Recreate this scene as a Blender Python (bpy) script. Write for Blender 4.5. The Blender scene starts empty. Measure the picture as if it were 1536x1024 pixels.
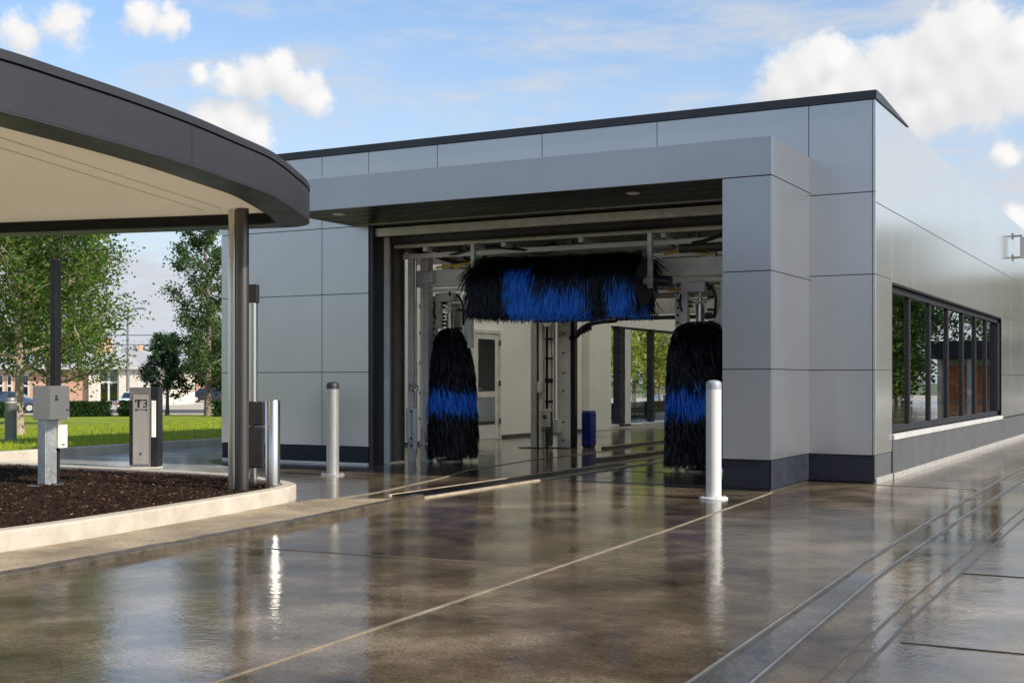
import bpy, bmesh, math, random
from mathutils import Vector, Matrix, noise as mnoise
random.seed(7)
S = bpy.context.scene
COL = S.collection
PI = math.pi
R = math.radians

# ------------------------------------------------------------------ mesh builder
class MB:
    """collects geometry for ONE mesh object"""
    def __init__(s): s.v = []; s.f = []; s.m = []
    def add(s, vs, fs, mi=0):
        b = len(s.v); s.v += [tuple(p) for p in vs]
        for f in fs: s.f.append(tuple(i + b for i in f)); s.m.append(mi)
        return s
    def box(s, x0, x1, y0, y1, z0, z1, mi=0, rz=0, c=None):
        vs = [(x0,y0,z0),(x1,y0,z0),(x1,y1,z0),(x0,y1,z0),(x0,y0,z1),(x1,y0,z1),(x1,y1,z1),(x0,y1,z1)]
        if rz:
            c = c or ((x0+x1)/2, (y0+y1)/2); ca, sa = math.cos(rz), math.sin(rz)
            vs = [(c[0]+(x-c[0])*ca-(y-c[1])*sa, c[1]+(x-c[0])*sa+(y-c[1])*ca, z) for x,y,z in vs]
        return s.add(vs, [(0,3,2,1),(4,5,6,7),(0,1,5,4),(1,2,6,5),(2,3,7,6),(3,0,4,7)], mi)
    def cyl(s, p0, p1, r0, r1=None, n=16, mi=0, caps=True):
        r1 = r0 if r1 is None else r1
        p0 = Vector(p0); p1 = Vector(p1); d = (p1-p0).normalized()
        a = d.cross(Vector((0,0,1)) if abs(d.z) < .9 else Vector((1,0,0))).normalized(); b = d.cross(a)
        vs = []
        for p, r in ((p0,r0),(p1,r1)):
            for i in range(n):
                t = 2*PI*i/n; vs.append(p + a*math.cos(t)*r + b*math.sin(t)*r)
        fs = [(i, (i+1)%n, n+(i+1)%n, n+i) for i in range(n)]
        if caps: fs += [tuple(range(n-1,-1,-1)), tuple(range(n,2*n))]
        return s.add(vs, fs, mi)
    def tube(s, pts, r, n=8, mi=0):
        pts = [Vector(p) for p in pts]; vs = []; rs = r if isinstance(r, (list,tuple)) else [r]*len(pts)
        ref = None
        for k, p in enumerate(pts):
            d = (pts[min(k+1,len(pts)-1)] - pts[max(k-1,0)]).normalized()
            if ref is None: ref = d.cross(Vector((0,0,1)) if abs(d.z) < .9 else Vector((1,0,0))).normalized()
            a = (ref - d*ref.dot(d)).normalized(); b = d.cross(a); ref = a
            for i in range(n):
                t = 2*PI*i/n; vs.append(p + a*math.cos(t)*rs[k] + b*math.sin(t)*rs[k])
        fs = []
        for k in range(len(pts)-1):
            for i in range(n): fs.append((k*n+i, k*n+(i+1)%n, (k+1)*n+(i+1)%n, (k+1)*n+i))
        fs += [tuple(range(n-1,-1,-1)), tuple(range((len(pts)-1)*n, len(pts)*n))]
        return s.add(vs, fs, mi)
    def lathe(s, c, prof, n=24, mi=0):
        vs = []; fs = []
        for r, z in prof:
            for i in range(n):
                t = 2*PI*i/n; vs.append((c[0]+r*math.cos(t), c[1]+r*math.sin(t), c[2]+z))
        for k in range(len(prof)-1):
            for i in range(n): fs.append((k*n+i, k*n+(i+1)%n, (k+1)*n+(i+1)%n, (k+1)*n+i))
        fs += [tuple(range(n-1,-1,-1)), tuple(range((len(prof)-1)*n, len(prof)*n))]
        return s.add(vs, fs, mi)
    def prism(s, poly, z0, z1, mi=0, cap0=True, cap1=True):
        n = len(poly)
        vs = [(x,y,z0) for x,y in poly] + [(x,y,z1) for x,y in poly]
        fs = [(i,(i+1)%n,n+(i+1)%n,n+i) for i in range(n)]
        if cap0: fs.append(tuple(range(n-1,-1,-1)))
        if cap1: fs.append(tuple(range(n,2*n)))
        return s.add(vs, fs, mi)
    def ring(s, outer, inner, z0, z1, mi=0):
        n = len(outer)
        vs = [(x,y,z0) for x,y in outer]+[(x,y,z1) for x,y in outer]+[(x,y,z0) for x,y in inner]+[(x,y,z1) for x,y in inner]
        fs = []
        for i in range(n):
            j = (i+1)%n
            fs += [(i,j,n+j,n+i),(2*n+j,2*n+i,3*n+i,3*n+j),(n+i,n+j,3*n+j,3*n+i),(j,i,2*n+i,2*n+j)]
        return s.add(vs, fs, mi)
    def ribbon(s, pts, w, z0, z1):
        """a strip of width w following plan points, as a solid from z0 to z1"""
        L, Rr = offset_path(pts, w/2), offset_path(pts, -w/2)
        n = len(pts); vs = []
        for k in range(n):
            vs += [(L[k][0],L[k][1],z0),(Rr[k][0],Rr[k][1],z0),(Rr[k][0],Rr[k][1],z1),(L[k][0],L[k][1],z1)]
        fs = []
        for k in range(n-1):
            a, b = 4*k, 4*k+4
            fs += [(a,b,b+1,a+1),(a+1,b+1,b+2,a+2),(a+2,b+2,b+3,a+3),(a+3,b+3,b,a)]
        fs += [(0,1,2,3),(4*n-1,4*n-2,4*n-3,4*n-4)]
        return s.add(vs, fs)
    def build(s, name, mats, parent=None, bevel=0, smooth=False, seg=2, fix=True):
        me = bpy.data.meshes.new(name); me.from_pydata(s.v, [], s.f)
        for m in (mats if isinstance(mats, (list,tuple)) else [mats]): me.materials.append(m)
        if any(s.m): me.polygons.foreach_set('material_index', s.m)
        if fix:
            bm = bmesh.new(); bm.from_mesh(me); bmesh.ops.recalc_face_normals(bm, faces=bm.faces); bm.to_mesh(me); bm.free()
        if smooth:
            me.polygons.foreach_set('use_smooth', [True]*len(me.polygons)); me.set_sharp_from_angle(angle=R(40))
        o = bpy.data.objects.new(name, me); COL.objects.link(o)
        if parent: o.parent = parent
        if bevel:
            b = o.modifiers.new('bevel','BEVEL'); b.width = bevel; b.segments = seg; b.limit_method = 'ANGLE'; b.angle_limit = R(40)
        return o

def each(mb, name, m, parent, **k):
    """every separate piece of mb as a part of its own"""
    comp = list(range(len(mb.v)))
    def find(i):
        while comp[i] != i: comp[i] = comp[comp[i]]; i = comp[i]
        return i
    for f in mb.f:
        a = find(f[0])
        for i in f[1:]: comp[find(i)] = a
    gr = {}
    for f in mb.f: gr.setdefault(find(f[0]), []).append(f)
    outl = []
    for fs in gr.values():
        p = MB(); mp_ = {}
        for f in fs:
            for i in f:
                if i not in mp_: mp_[i] = len(p.v); p.v.append(mb.v[i])
            p.f.append(tuple(mp_[i] for i in f)); p.m.append(0)
        outl.append(p.build(name, m, parent, **k))
    return outl
def offset_path(pts, d):
    out = []
    for k, p in enumerate(pts):
        a = pts[max(k-1,0)]; b = pts[min(k+1,len(pts)-1)]
        tx, ty = b[0]-a[0], b[1]-a[1]; l = math.hypot(tx,ty) or 1
        out.append((p[0]-ty/l*d, p[1]+tx/l*d))
    return out
def offset_poly(pts, d):
    n = len(pts); out = []
    for k in range(n):
        a, b, c = pts[k-1], pts[k], pts[(k+1)%n]
        t1 = Vector((b[0]-a[0], b[1]-a[1])).normalized(); t2 = Vector((c[0]-b[0], c[1]-b[1])).normalized()
        n1 = Vector((-t1.y, t1.x)); n2 = Vector((-t2.y, t2.x)); m = (n1+n2)
        m = m.normalized() if m.length > 1e-6 else n1
        q = d/max(.4, m.dot(n1)); out.append((b[0]+m.x*q, b[1]+m.y*q))
    return out
def spline(pts, k=8, closed=False):
    P = [Vector((p[0],p[1],0)) for p in pts]; n = len(P); out = []
    rng = range(n if closed else n-1)
    for i in rng:
        p1, p2 = P[i], P[(i+1)%n]
        p0 = P[i-1] if (closed or i > 0) else p1*2-p2
        p3 = P[(i+2)%n] if (closed or i+2 < n) else p2*2-p1
        for j in range(k):
            t = j/k
            q = .5*((2*p1)+(p2-p0)*t+(2*p0-5*p1+4*p2-p3)*t*t+(3*p1-p0-3*p2+p3)*t**3)
            out.append((q.x,q.y))
    if not closed: out.append((P[-1].x,P[-1].y))
    return out
def tag(o, label=None, cat=None, group=None, kind=None):
    if label: o['label'] = label
    if cat: o['category'] = cat
    if group: o['group'] = group
    if kind: o['kind'] = kind
    return o
def thing(name, label, cat, loc=(0,0,0), rz=0, group=None):
    o = bpy.data.objects.new(name, None); COL.objects.link(o); o.location = loc; o.rotation_euler = (0,0,rz)
    o.empty_display_size = .2
    return tag(o, label, cat, group)
def copy_tree(o, parent=None):
    c = o.copy(); COL.objects.link(c); c.parent = parent
    for ch in list(o.children): copy_tree(ch, c)
    return c

# ------------------------------------------------------------------ materials
def mat(name):
    m = bpy.data.materials.new(name); m.use_nodes = True
    nt = m.node_tree; return m, nt, nt.nodes['Principled BSDF']
def N(nt, t, **k):
    n = nt.nodes.new(t)
    for a, b in k.items(): setattr(n, a, b)
    return n
def noise_tex(nt, vec, scale, detail=5, rough=.55, sx=(1,1,1)):
    mp = N(nt,'ShaderNodeMapping'); mp.inputs['Scale'].default_value = sx
    nt.links.new(vec, mp.inputs['Vector'])
    n = N(nt,'ShaderNodeTexNoise'); n.inputs['Scale'].default_value = scale; n.inputs['Detail'].default_value = detail; n.inputs['Roughness'].default_value = rough
    nt.links.new(mp.outputs[0], n.inputs['Vector']); return n.outputs['Fac']
def ramp(nt, fac, stops, interp='LINEAR'):
    r = N(nt,'ShaderNodeValToRGB'); cr = r.color_ramp; cr.interpolation = interp
    while len(cr.elements) < len(stops): cr.elements.new(.5)
    for e, (p, c) in zip(cr.elements, stops):
        e.position = p; e.color = (c[0],c[1],c[2],1) if isinstance(c,(tuple,list)) else (c,c,c,1)
    nt.links.new(fac, r.inputs[0]); return r.outputs[0]
def bump(nt, p, h, strength=.3, dist=.01):
    b = N(nt,'ShaderNodeBump'); b.inputs['Strength'].default_value = strength; b.inputs['Distance'].default_value = dist
    nt.links.new(h, b.inputs['Height']); nt.links.new(b.outputs[0], p.inputs['Normal']); return b
def pos(nt): return N(nt,'ShaderNodeNewGeometry').outputs['Position']
def ocoord(nt): return N(nt,'ShaderNodeTexCoord').outputs['Object']

def paint(name, c, rough=.5, metal=0, var=.12, scale=3, rv=.12, spec=.5, stretch=(1,1,1), bmp=0, bscale=60):
    """surface with slight uneven colour and gloss"""
    m, nt, p = mat(name); v = ocoord(nt)
    f = noise_tex(nt, v, scale, 6, .6, stretch)
    lo = tuple(x*(1-var) for x in c); hi = tuple(min(1,x*(1+var)) for x in c)
    nt.links.new(ramp(nt, f, [(.3,lo),(.7,hi)]), p.inputs['Base Color'])
    f2 = noise_tex(nt, v, scale*2.3, 4, .6, stretch)
    nt.links.new(ramp(nt, f2, [(.3,max(.02,rough-rv)),(.7,min(1,rough+rv))]), p.inputs['Roughness'])
    p.inputs['Metallic'].default_value = metal; p.inputs['Specular IOR Level'].default_value = spec
    if bmp: bump(nt, p, noise_tex(nt, v, bscale, 4), bmp, .005)
    return m

M = {}
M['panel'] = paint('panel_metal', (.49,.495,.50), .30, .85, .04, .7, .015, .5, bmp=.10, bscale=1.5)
M['portal'] = paint('portal_metal_dimmed', (.385,.39,.40), .32, .85, .04, .7, .015, .5)  # front cladding metal darkened, standing in for a duller sky reflection
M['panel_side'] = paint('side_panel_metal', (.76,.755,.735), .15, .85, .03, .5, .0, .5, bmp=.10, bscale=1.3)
M['backing'] = paint('joint_backing', (.015,.016,.018), .6)
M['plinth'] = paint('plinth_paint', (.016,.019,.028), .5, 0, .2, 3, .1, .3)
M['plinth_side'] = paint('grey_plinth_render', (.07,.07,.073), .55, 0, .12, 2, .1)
M['winframe'] = paint('window_frame_black', (.012,.012,.014), .5, 0, .15, 3, .08, .25)
M['charcoal'] = paint('charcoal_metal', (.030,.031,.036), .42, .2, .15, 1.2, .06)
M['fascia'] = paint('bronze_fascia', (.026,.026,.029), .5, .2, .08, .8, .06)
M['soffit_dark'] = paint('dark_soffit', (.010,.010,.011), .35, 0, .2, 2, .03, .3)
M['cream'] = paint('cream_soffit', (.92,.83,.69), .6, 0, .03, 1.5, .08)
M['concrete_light'] = paint('kerb_concrete', (.41,.365,.30), .75, 0, .16, 4, .1, .3, bmp=.35, bscale=70)
M['base_grey'] = paint('grey_base_concrete', (.26,.25,.235), .7, 0, .2, 5, .1)
M['drain_edge'] = paint('drain_edge', (.13,.125,.115), .4, .3, .3, 3, .15)
M['sill'] = paint('sill_paint', (.40,.395,.38), .5)
M['baffle_joist'] = paint('baffle_joist_paint', (.15,.14,.125), .6)
M['guide_pale'] = paint('pale_guide_edge', (.34,.28,.20), .4, 0, .35, 4, .15)
M['steel'] = paint('brushed_steel', (.66,.63,.59), .24, 1, .03, 5, .02, stretch=(6,6,.2))
M['steel_dull'] = paint('dull_steel', (.60,.57,.51), .40, .25, .15, 6, .12)
M['galv'] = paint('galvanised_steel', (.50,.53,.54), .40, .8, .15, 9, .1)
M['alu'] = paint('pale_aluminium', (.78,.745,.665), .42, .1, .12, 5, .1)
M['rail_dark'] = paint('grimy_rail', (.10,.095,.085), .5, .4, .35, 6, .15)
M['frame_white'] = paint('frame_white', (.72,.71,.68), .4)
M['white'] = paint('white_paint', (.56,.55,.52), .42, 0, .04, 4, .1)
M['pale_metal'] = paint('pale_grey_paint', (.40,.40,.385), .36, .6, .06, 5, .1, stretch=(4,4,.4))
M['grey_cap'] = paint('grey_cap', (.30,.31,.33), .4, .3)
M['dark_cap'] = paint('dark_cap', (.018,.020,.026), .5, 0)
M['kiosk_plate'] = paint('kiosk_plate', (.40,.36,.315), .42, .5, .07, 4, .06, stretch=(3,3,.6))
M['kiosk_body'] = paint('kiosk_body', (.23,.215,.20), .4, .6, .08, 4, .06)
M['seam_tan'] = paint('seam_tan', (.34,.30,.24), .6)
M['black'] = paint('black_plastic', (.014,.014,.016), .42, 0, .2, 6)
M['blackmetal'] = paint('black_metal', (.02,.02,.022), .32, .3, .2, 4)
M['bronze'] = paint('bronze_column', (.13,.118,.11), .33, .85, .04, 4, .02, stretch=(6,6,.4))
M['beige_box'] = paint('beige_cabinet', (.74,.68,.585), .42, .1, .06, 5, .08)
M['wallcream'] = paint('interior_wall', (.84,.81,.72), .5, 0, .04, 1.2, .1)
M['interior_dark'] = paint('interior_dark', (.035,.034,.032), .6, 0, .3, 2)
M['yellow'] = paint('yellow_hose', (.75,.48,.05), .4)
M['bluebin'] = paint('blue_plastic', (.012,.02,.22), .35, 0, .12, 3)
M['grate'] = paint('cast_iron', (.022,.021,.02), .35, .6, .3, 8)
M['roofing'] = paint('roof_membrane', (.25,.25,.25), .8)
M['brick'] = paint('tan_brick', (.50,.30,.21), .8, 0, .15, 6)
M['housecream'] = paint('cream_stone', (.60,.55,.47), .8, 0, .08, 3)
M['houseroof'] = paint('grey_roof', (.33,.33,.34), .8, 0, .08, 2)
M['orange'] = paint('orange_wood', (.50,.16,.045), .5, 0, .15, 3)
M['bark'] = paint('bark', (.17,.13,.10), .9, 0, .3, 9, bmp=.6, bscale=30)
M['bark_pale'] = paint('pale_bark', (.30,.235,.17), .9, 0, .25, 7, bmp=.5, bscale=30)
M['lampmetal'] = paint('lamp_metal', (.20,.20,.20), .5, .5)
M['rubber'] = paint('tyre_rubber', (.018,.018,.018), .8)
M['carwhite'] = paint('car_paint_white', (.62,.68,.76), .18, 0, .02)
M['cardark'] = paint('car_paint_dark', (.022,.025,.036), .15, 0, .05)
M['carblue'] = paint('car_paint_blue', (.05,.07,.13), .15, 0, .05)
M['carsilver'] = paint('car_paint_silver', (.45,.46,.47), .2, .5, .03)
M['seal'] = paint('joint_sealant', (.19,.155,.11), .5, 0, .35, 3)
M['seal_dark'] = paint('dark_joint', (.05,.045,.04), .4, 0, .3, 3)
M['guide'] = paint('guide_concrete', (.062,.050,.034), .45, 0, .5, 7, .2, bmp=.8, bscale=35)

def glass(name, tint=(.02,.025,.028), rough=.0, see=.25):
    m, nt, p = mat(name); nt.nodes.remove(p); out = nt.nodes['Material Output']
    g = N(nt,'ShaderNodeBsdfGlossy'); g.inputs['Roughness'].default_value = rough; g.inputs['Color'].default_value = (.95,.97,.97,1)
    t = N(nt,'ShaderNodeBsdfTransparent'); t.inputs['Color'].default_value = (tint[0],tint[1],tint[2],1)
    lw_ = N(nt,'ShaderNodeLayerWeight'); lw_.inputs['Blend'].default_value = .5; fr = N(nt,'ShaderNodeMath', operation='POWER'); fr.inputs[1].default_value = 4.5; nt.links.new(lw_.outputs['Facing'], fr.inputs[0])
    mr = N(nt,'ShaderNodeMapRange'); mr.inputs['From Max'].default_value = 1; mr.inputs['To Min'].default_value = see; mr.inputs['To Max'].default_value = 1
    nt.links.new(fr.outputs[0], mr.inputs[0])
    x = N(nt,'ShaderNodeMixShader'); nt.links.new(mr.outputs[0], x.inputs[0]); nt.links.new(t.outputs[0], x.inputs[1]); nt.links.new(g.outputs[0], x.inputs[2])
    nt.links.new(x.outputs[0], out.inputs['Surface']); return m
M['glass_dark'] = glass('tinted_glass', (.10,.11,.11), 0, .62)
M['glass_clear'] = glass('clear_glass', (.96,.98,.97), 0, .01)
M['glass_car'] = glass('car_glass', (.10,.12,.13), 0, .25)
M['glass_house'] = glass('house_glass', (.05,.06,.07), 0, .12)
m, nt, p = mat('splash_panel'); p.inputs['Base Color'].default_value = (.045,.04,.034,1); p.inputs['Roughness'].default_value = .25; M['splash'] = m
nt.links.new(ramp(nt, noise_tex(nt, ocoord(nt), 2, 4, .5, (1,1,.3)), [(.3,(.09,.074,.058)),(.7,(.22,.185,.15))]), p.inputs['Base Color'])

def emit(name, c, s):
    m, nt, p = mat(name); p.inputs['Base Color'].default_value = (*c,1); p.inputs['Emission Color'].default_value = (*c,1); p.inputs['Emission Strength'].default_value = s; return m
m, nt, p = mat('added_roof_light_diffuser'); nt.nodes.remove(p); tl = N(nt,'ShaderNodeBsdfTranslucent'); tl.inputs[0].default_value = (.9,.9,.86,1); nt.links.new(tl.outputs[0], nt.nodes['Material Output'].inputs[0]); M['added_roof_light'] = m  # diffuser for the roof opening added to brighten the bay
M['lens'] = paint('frosted_lens', (.7,.7,.66), .3)

def bristle_mat(name, a, b, rough, sheen=0):
    m, nt, p = mat(name)
    r = N(nt,'ShaderNodeNewGeometry').outputs['Random Per Island']
    nt.links.new(ramp(nt, r, [(0,a),(1,b)]), p.inputs['Base Color']); p.inputs['Roughness'].default_value = rough; p.inputs['Specular IOR Level'].default_value = .28
    return m
M['bristle_black'] = bristle_mat('black_bristle', (.002,.002,.0025), (.009,.009,.010), .38)
M['bristle_blue'] = bristle_mat('blue_bristle', (.010,.10,.60), (.035,.28,.92), .42)

def leaf_mat(name, stops, trans=.35):
    m, nt, p = mat(name); out = nt.nodes['Material Output']
    r = N(nt,'ShaderNodeNewGeometry').outputs['Random Per Island']
    c = ramp(nt, r, stops); nt.links.new(c, p.inputs['Base Color']); p.inputs['Roughness'].default_value = .6; p.inputs['Specular IOR Level'].default_value = .12
    t = N(nt,'ShaderNodeBsdfTranslucent'); hs = N(nt,'ShaderNodeHueSaturation'); hs.inputs['Value'].default_value = 1.6; hs.inputs['Hue'].default_value = .48
    nt.links.new(c, hs.inputs['Color']); nt.links.new(hs.outputs[0], t.inputs['Color'])
    x = N(nt,'ShaderNodeMixShader'); x.inputs[0].default_value = trans
    nt.links.new(p.outputs[0], x.inputs[1]); nt.links.new(t.outputs[0], x.inputs[2]); nt.links.new(x.outputs[0], out.inputs['Surface']); return m
M['leaf'] = leaf_mat('leaf_green', [(0,(.030,.068,.014)),(.6,(.065,.125,.022)),(.9,(.12,.17,.03)),(1,(.20,.21,.05))], .4)
M['leaf_dark'] = leaf_mat('leaf_dark', [(0,(.022,.05,.026)),(.7,(.045,.09,.045)),(1,(.09,.14,.07))], .2)
M['leaf_mid'] = leaf_mat('leaf_mid', [(0,(.030,.062,.022)),(.6,(.06,.11,.035)),(1,(.11,.15,.05))], .3)
M['leaf_yel'] = leaf_mat('leaf_yellowgreen', [(0,(.10,.15,.02)),(.6,(.22,.27,.035)),(1,(.38,.37,.08))], .45)
M['leaf_far'] = leaf_mat('leaf_far_grey', [(0,(.045,.05,.045)),(1,(.10,.105,.095))], .2)  # greyed for the added tree belt's reflection in the cladding
M['hedge'] = leaf_mat('hedge_leaf', [(0,(.012,.035,.010)),(.7,(.03,.07,.018)),(1,(.07,.11,.03))], .2)
M['grass_blade'] = leaf_mat('grass_blade', [(0,(.15,.24,.014)),(.6,(.26,.33,.02)),(1,(.38,.40,.04))], .4)

# wet concrete: brown slab, water film of uneven gloss
def wet(name, lo, mid, hi, rbase=.10, rdry=.34, wetness=.5, puddle_scale=.28, rip=.10):
    m, nt, p = mat(name); v = pos(nt)
    big = noise_tex(nt, v, .33, 7, .62)
    mid_n = noise_tex(nt, v, 1.5, 9, .66)
    fine = noise_tex(nt, v, 55, 4, .7)
    mix = N(nt,'ShaderNodeMath', operation='MULTIPLY_ADD'); mix.inputs[1].default_value = .5
    nt.links.new(mid_n, mix.inputs[0])
    h = N(nt,'ShaderNodeMath', operation='MULTIPLY'); h.inputs[1].default_value = .5; nt.links.new(big, h.inputs[0]); nt.links.new(h.outputs[0], mix.inputs[2])
    c1 = ramp(nt, mix.outputs[0], [(.38,lo),(.5,mid),(.62,hi)])
    c2 = ramp(nt, fine, [(.3,(.45,.45,.45)),(.7,(1.4,1.4,1.4))])
    mm = N(nt,'ShaderNodeMix', data_type='RGBA', blend_type='MULTIPLY'); mm.inputs[0].default_value = 1
    nt.links.new(c1, mm.inputs[6]); nt.links.new(c2, mm.inputs[7]); nt.links.new(mm.outputs[2], p.inputs['Base Color'])
    pud = noise_tex(nt, v, puddle_scale, 6, .58)
    pr = ramp(nt, pud, [(wetness-.06,rdry),(wetness+.02,rbase)])
    ra = N(nt,'ShaderNodeMath', operation='MULTIPLY_ADD'); nt.links.new(mid_n, ra.inputs[0]); ra.inputs[1].default_value = .14; nt.links.new(pr, ra.inputs[2])
    rs = N(nt,'ShaderNodeMath', operation='SUBTRACT', use_clamp=True); nt.links.new(ra.outputs[0], rs.inputs[0]); rs.inputs[1].default_value = .07
    nt.links.new(rs.outputs[0], p.inputs['Roughness'])
    p.inputs['Specular IOR Level'].default_value = .5; p.inputs['IOR'].default_value = 1.43
    rp = noise_tex(nt, v, 9, 3, .6, (1,1,1)); rf = noise_tex(nt, v, 48, 3, .7)
    s1 = N(nt,'ShaderNodeMath', operation='MULTIPLY_ADD'); nt.links.new(rf, s1.inputs[0]); s1.inputs[1].default_value = .22; nt.links.new(rp, s1.inputs[2])
    bump(nt, p, s1.outputs[0], rip, .02)
    return m
M['wet'] = wet('wet_concrete', (.030,.022,.0135), (.116,.086,.053), (.275,.214,.143), .025, .15, .48, .30, .10)
M['damp'] = wet('damp_walkway', (.13,.097,.06), (.27,.208,.132), (.42,.335,.22), .10, .55, .60, .5, .10)
M['wetgrey'] = wet('wet_grey_concrete', (.27,.265,.255), (.40,.39,.37), (.50,.49,.465), .12, .42, .45, .35, .05)
M['wetgrey_dark'] = wet('wet_grey_channel', (.05,.048,.044), (.10,.097,.09), (.17,.165,.15), .05, .2, .47, .5, .05)
M['asphalt'] = paint('asphalt', (.05,.05,.052), .8, 0, .2, 2)
M['earth'] = paint('far_ground', (.09,.11,.05), .9, 0, .3, .05)

m, nt, p = mat('lawn_grass'); v = pos(nt)
a = noise_tex(nt, v, .22, 5, .6); b = noise_tex(nt, v, 26, 4, .7, (1,1,1))
mm = N(nt,'ShaderNodeMix', data_type='RGBA', blend_type='MULTIPLY'); mm.inputs[0].default_value = 1
nt.links.new(ramp(nt, a, [(.3,(.20,.27,.018)),(.7,(.30,.35,.025))]), mm.inputs[6]); nt.links.new(ramp(nt, b, [(.3,(.5,.5,.5)),(.7,(1.15,1.15,1.15))]), mm.inputs[7])
nt.links.new(mm.outputs[2], p.inputs['Base Color']); p.inputs['Roughness'].default_value = .8; p.inputs['Specular IOR Level'].default_value = .2
bump(nt, p, b, .8, .05); M['lawn'] = m
m, nt, p = mat('mulch'); v = pos(nt); a = noise_tex(nt, v, 30, 6, .75)
nt.links.new(ramp(nt, a, [(.35,(.007,.004,.0025)),(.7,(.05,.026,.014))]), p.inputs['Base Color']); p.inputs['Roughness'].default_value = .9; p.inputs['Specular IOR Level'].default_value = .1
bump(nt, p, a, .9, .04); M['mulch'] = m
m, nt, p = mat('mulch_chip'); r = N(nt,'ShaderNodeNewGeometry').outputs['Random Per Island']
nt.links.new(ramp(nt, r, [(0,(.005,.003,.0025)),(.75,(.032,.017,.0095)),(.96,(.09,.05,.027)),(1,(.17,.11,.06))]), p.inputs['Base Color']); p.inputs['Specular IOR Level'].default_value = .12; p.inputs['Roughness'].default_value = .8; M['chip'] = m

m, nt, p = mat('light_passing_skin'); o_m = nt.nodes['Material Output']; p.inputs['Base Color'].default_value = (.90,.81,.67,1); p.inputs['Roughness'].default_value = .6  # invented translucent skin, passes sun through to brighten the canopy soffit
nt.links.new(ramp(nt, noise_tex(nt, ocoord(nt), .8, 4), [(.3,(.90,.86,.78)),(.7,(.94,.90,.82))]), p.inputs['Base Color'])
tl = N(nt,'ShaderNodeBsdfTranslucent'); tl.inputs[0].default_value = (.95,.91,.83,1); mx = N(nt,'ShaderNodeMixShader'); mx.inputs[0].default_value = .6
nt.links.new(p.outputs[0], mx.inputs[1]); nt.links.new(tl.outputs[0], mx.inputs[2]); nt.links.new(mx.outputs[0], o_m.inputs[0]); M['light_skin'] = m

# ------------------------------------------------------------------ terrain
def drop(u, v): return min(1.1, .0127*max(0, -13-u) + .0257*max(0, v-22))
def lawn_z(u, v): return .15 - drop(u, v)
def grid(name, us, vs, zf, m, kind='structure', keep=None):
    mb = MB(); nu = len(us)
    mb.v = [(u, v, zf(u, v)) for v in vs for u in us]
    for j in range(len(vs)-1):
        for i in range(nu-1):
            if keep and not keep((us[i]+us[i+1])/2, (vs[j]+vs[j+1])/2): continue
            mb.f.append((j*nu+i, j*nu+i+1, (j+1)*nu+i+1, (j+1)*nu+i)); mb.m.append(0)
    o = mb.build(name, m, smooth=True, fix=False); tag(o, kind=kind); return o
def lin(a, b, n): return [a+(b-a)*i/(n-1) for i in range(n)]
us = [-1500,-800,-400,-250,-160]+lin(-120,-13,30)+[0,20,60,120,250,500,1500]
vs = [-1500,-600,-200,-80,0]+lin(22,80,20)+[110,160,250,400,800,1500]
grid('ground', us, vs, lambda u,v: -.06-drop(u,v), M['earth'])
# lawn stops at the road, 79 m out along the view
FR = (.8797,.4756); FF = (-.4756,.8797)       # axes of the road and the houses across it
def far(u, v): return (u-3.29)*FF[0] + (v+15.012)*FF[1]
def fr(a, t, z=0): return (3.29+FR[0]*a+FF[0]*t, -15.012+FR[1]*a+FF[1]*t, z)
KERB = [(-12.15,-30),(-12.35,-8),(-12.45,-2.0),(-12.6,3.45),(-12.75,9),(-12.8,30)]
def kerb_u(v):
    for (u0,v0),(u1,v1) in zip(KERB, KERB[1:]):
        if v0 <= v <= v1: return u0+(u1-u0)*(v-v0)/(v1-v0)
    return -12.8
lv = lin(-30,90,61); cols = [0,.3,.8,1.6,3,5,8]+lin(11,120,36)
mb = MB(); nu = len(cols)
for v in lv:
    for c in cols:
        u = kerb_u(v)-.16-c
        mb.v.append((u, v, lawn_z(u,v)+ (.03*mnoise.noise(Vector((u*.3,v*.3,0))) if c > .5 else 0)-.01))
for j in range(len(lv)-1):
    for i in range(nu-1):
        q = mb.v[j*nu+i]
        if far(q[0],q[1]) > 78: continue
        mb.f.append((j*nu+i, j*nu+i+1, (j+1)*nu+i+1, (j+1)*nu+i)); mb.m.append(0)
tag(mb.build('lawn', M['lawn'], smooth=True, fix=True), kind='structure')
tag(MB().ribbon([fr(a,t) for a,t in ((-120,88.5),(120,88.5))], 15, -1.16, -.93).build('road', M['asphalt']), kind='structure')
tag(MB().ribbon([fr(a,t) for a,t in ((-120,80.2),(120,80.2))], 1.2, -1.17, -.82).build('roadside_pavement', M['concrete_light']), kind='structure')
tag(MB().ribbon([fr(a,t) for a,t in ((-140,128),(140,128))], 64, -1.16, -.89).build('parking_lot', M['concrete_light']), kind='structure')
# blades of grass along the near border of the lawn
mb = MB(); rg = random.Random(3)
for k in range(26000):
    v = rg.uniform(-10, 14); c = rg.random()**1.7*10; u = kerb_u(v)-.17-c
    z = lawn_z(u,v)-.012; a = rg.random()*PI; h = rg.uniform(.03,.085); w = .006+.004*c/10
    lx, ly = rg.uniform(-.03,.03), rg.uniform(-.03,.03)
    mb.v += [(u-math.cos(a)*w, v-math.sin(a)*w, z),(u+math.cos(a)*w, v+math.sin(a)*w, z),(u+lx, v+ly, z+h)]
    b = len(mb.v)-3; mb.f.append((b,b+1,b+2)); mb.m.append(0)
tag(mb.build('grass_blades', M['grass_blade'], fix=False), 'short bright green grass blades of the mown lawn', 'grass', kind='stuff')

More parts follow.
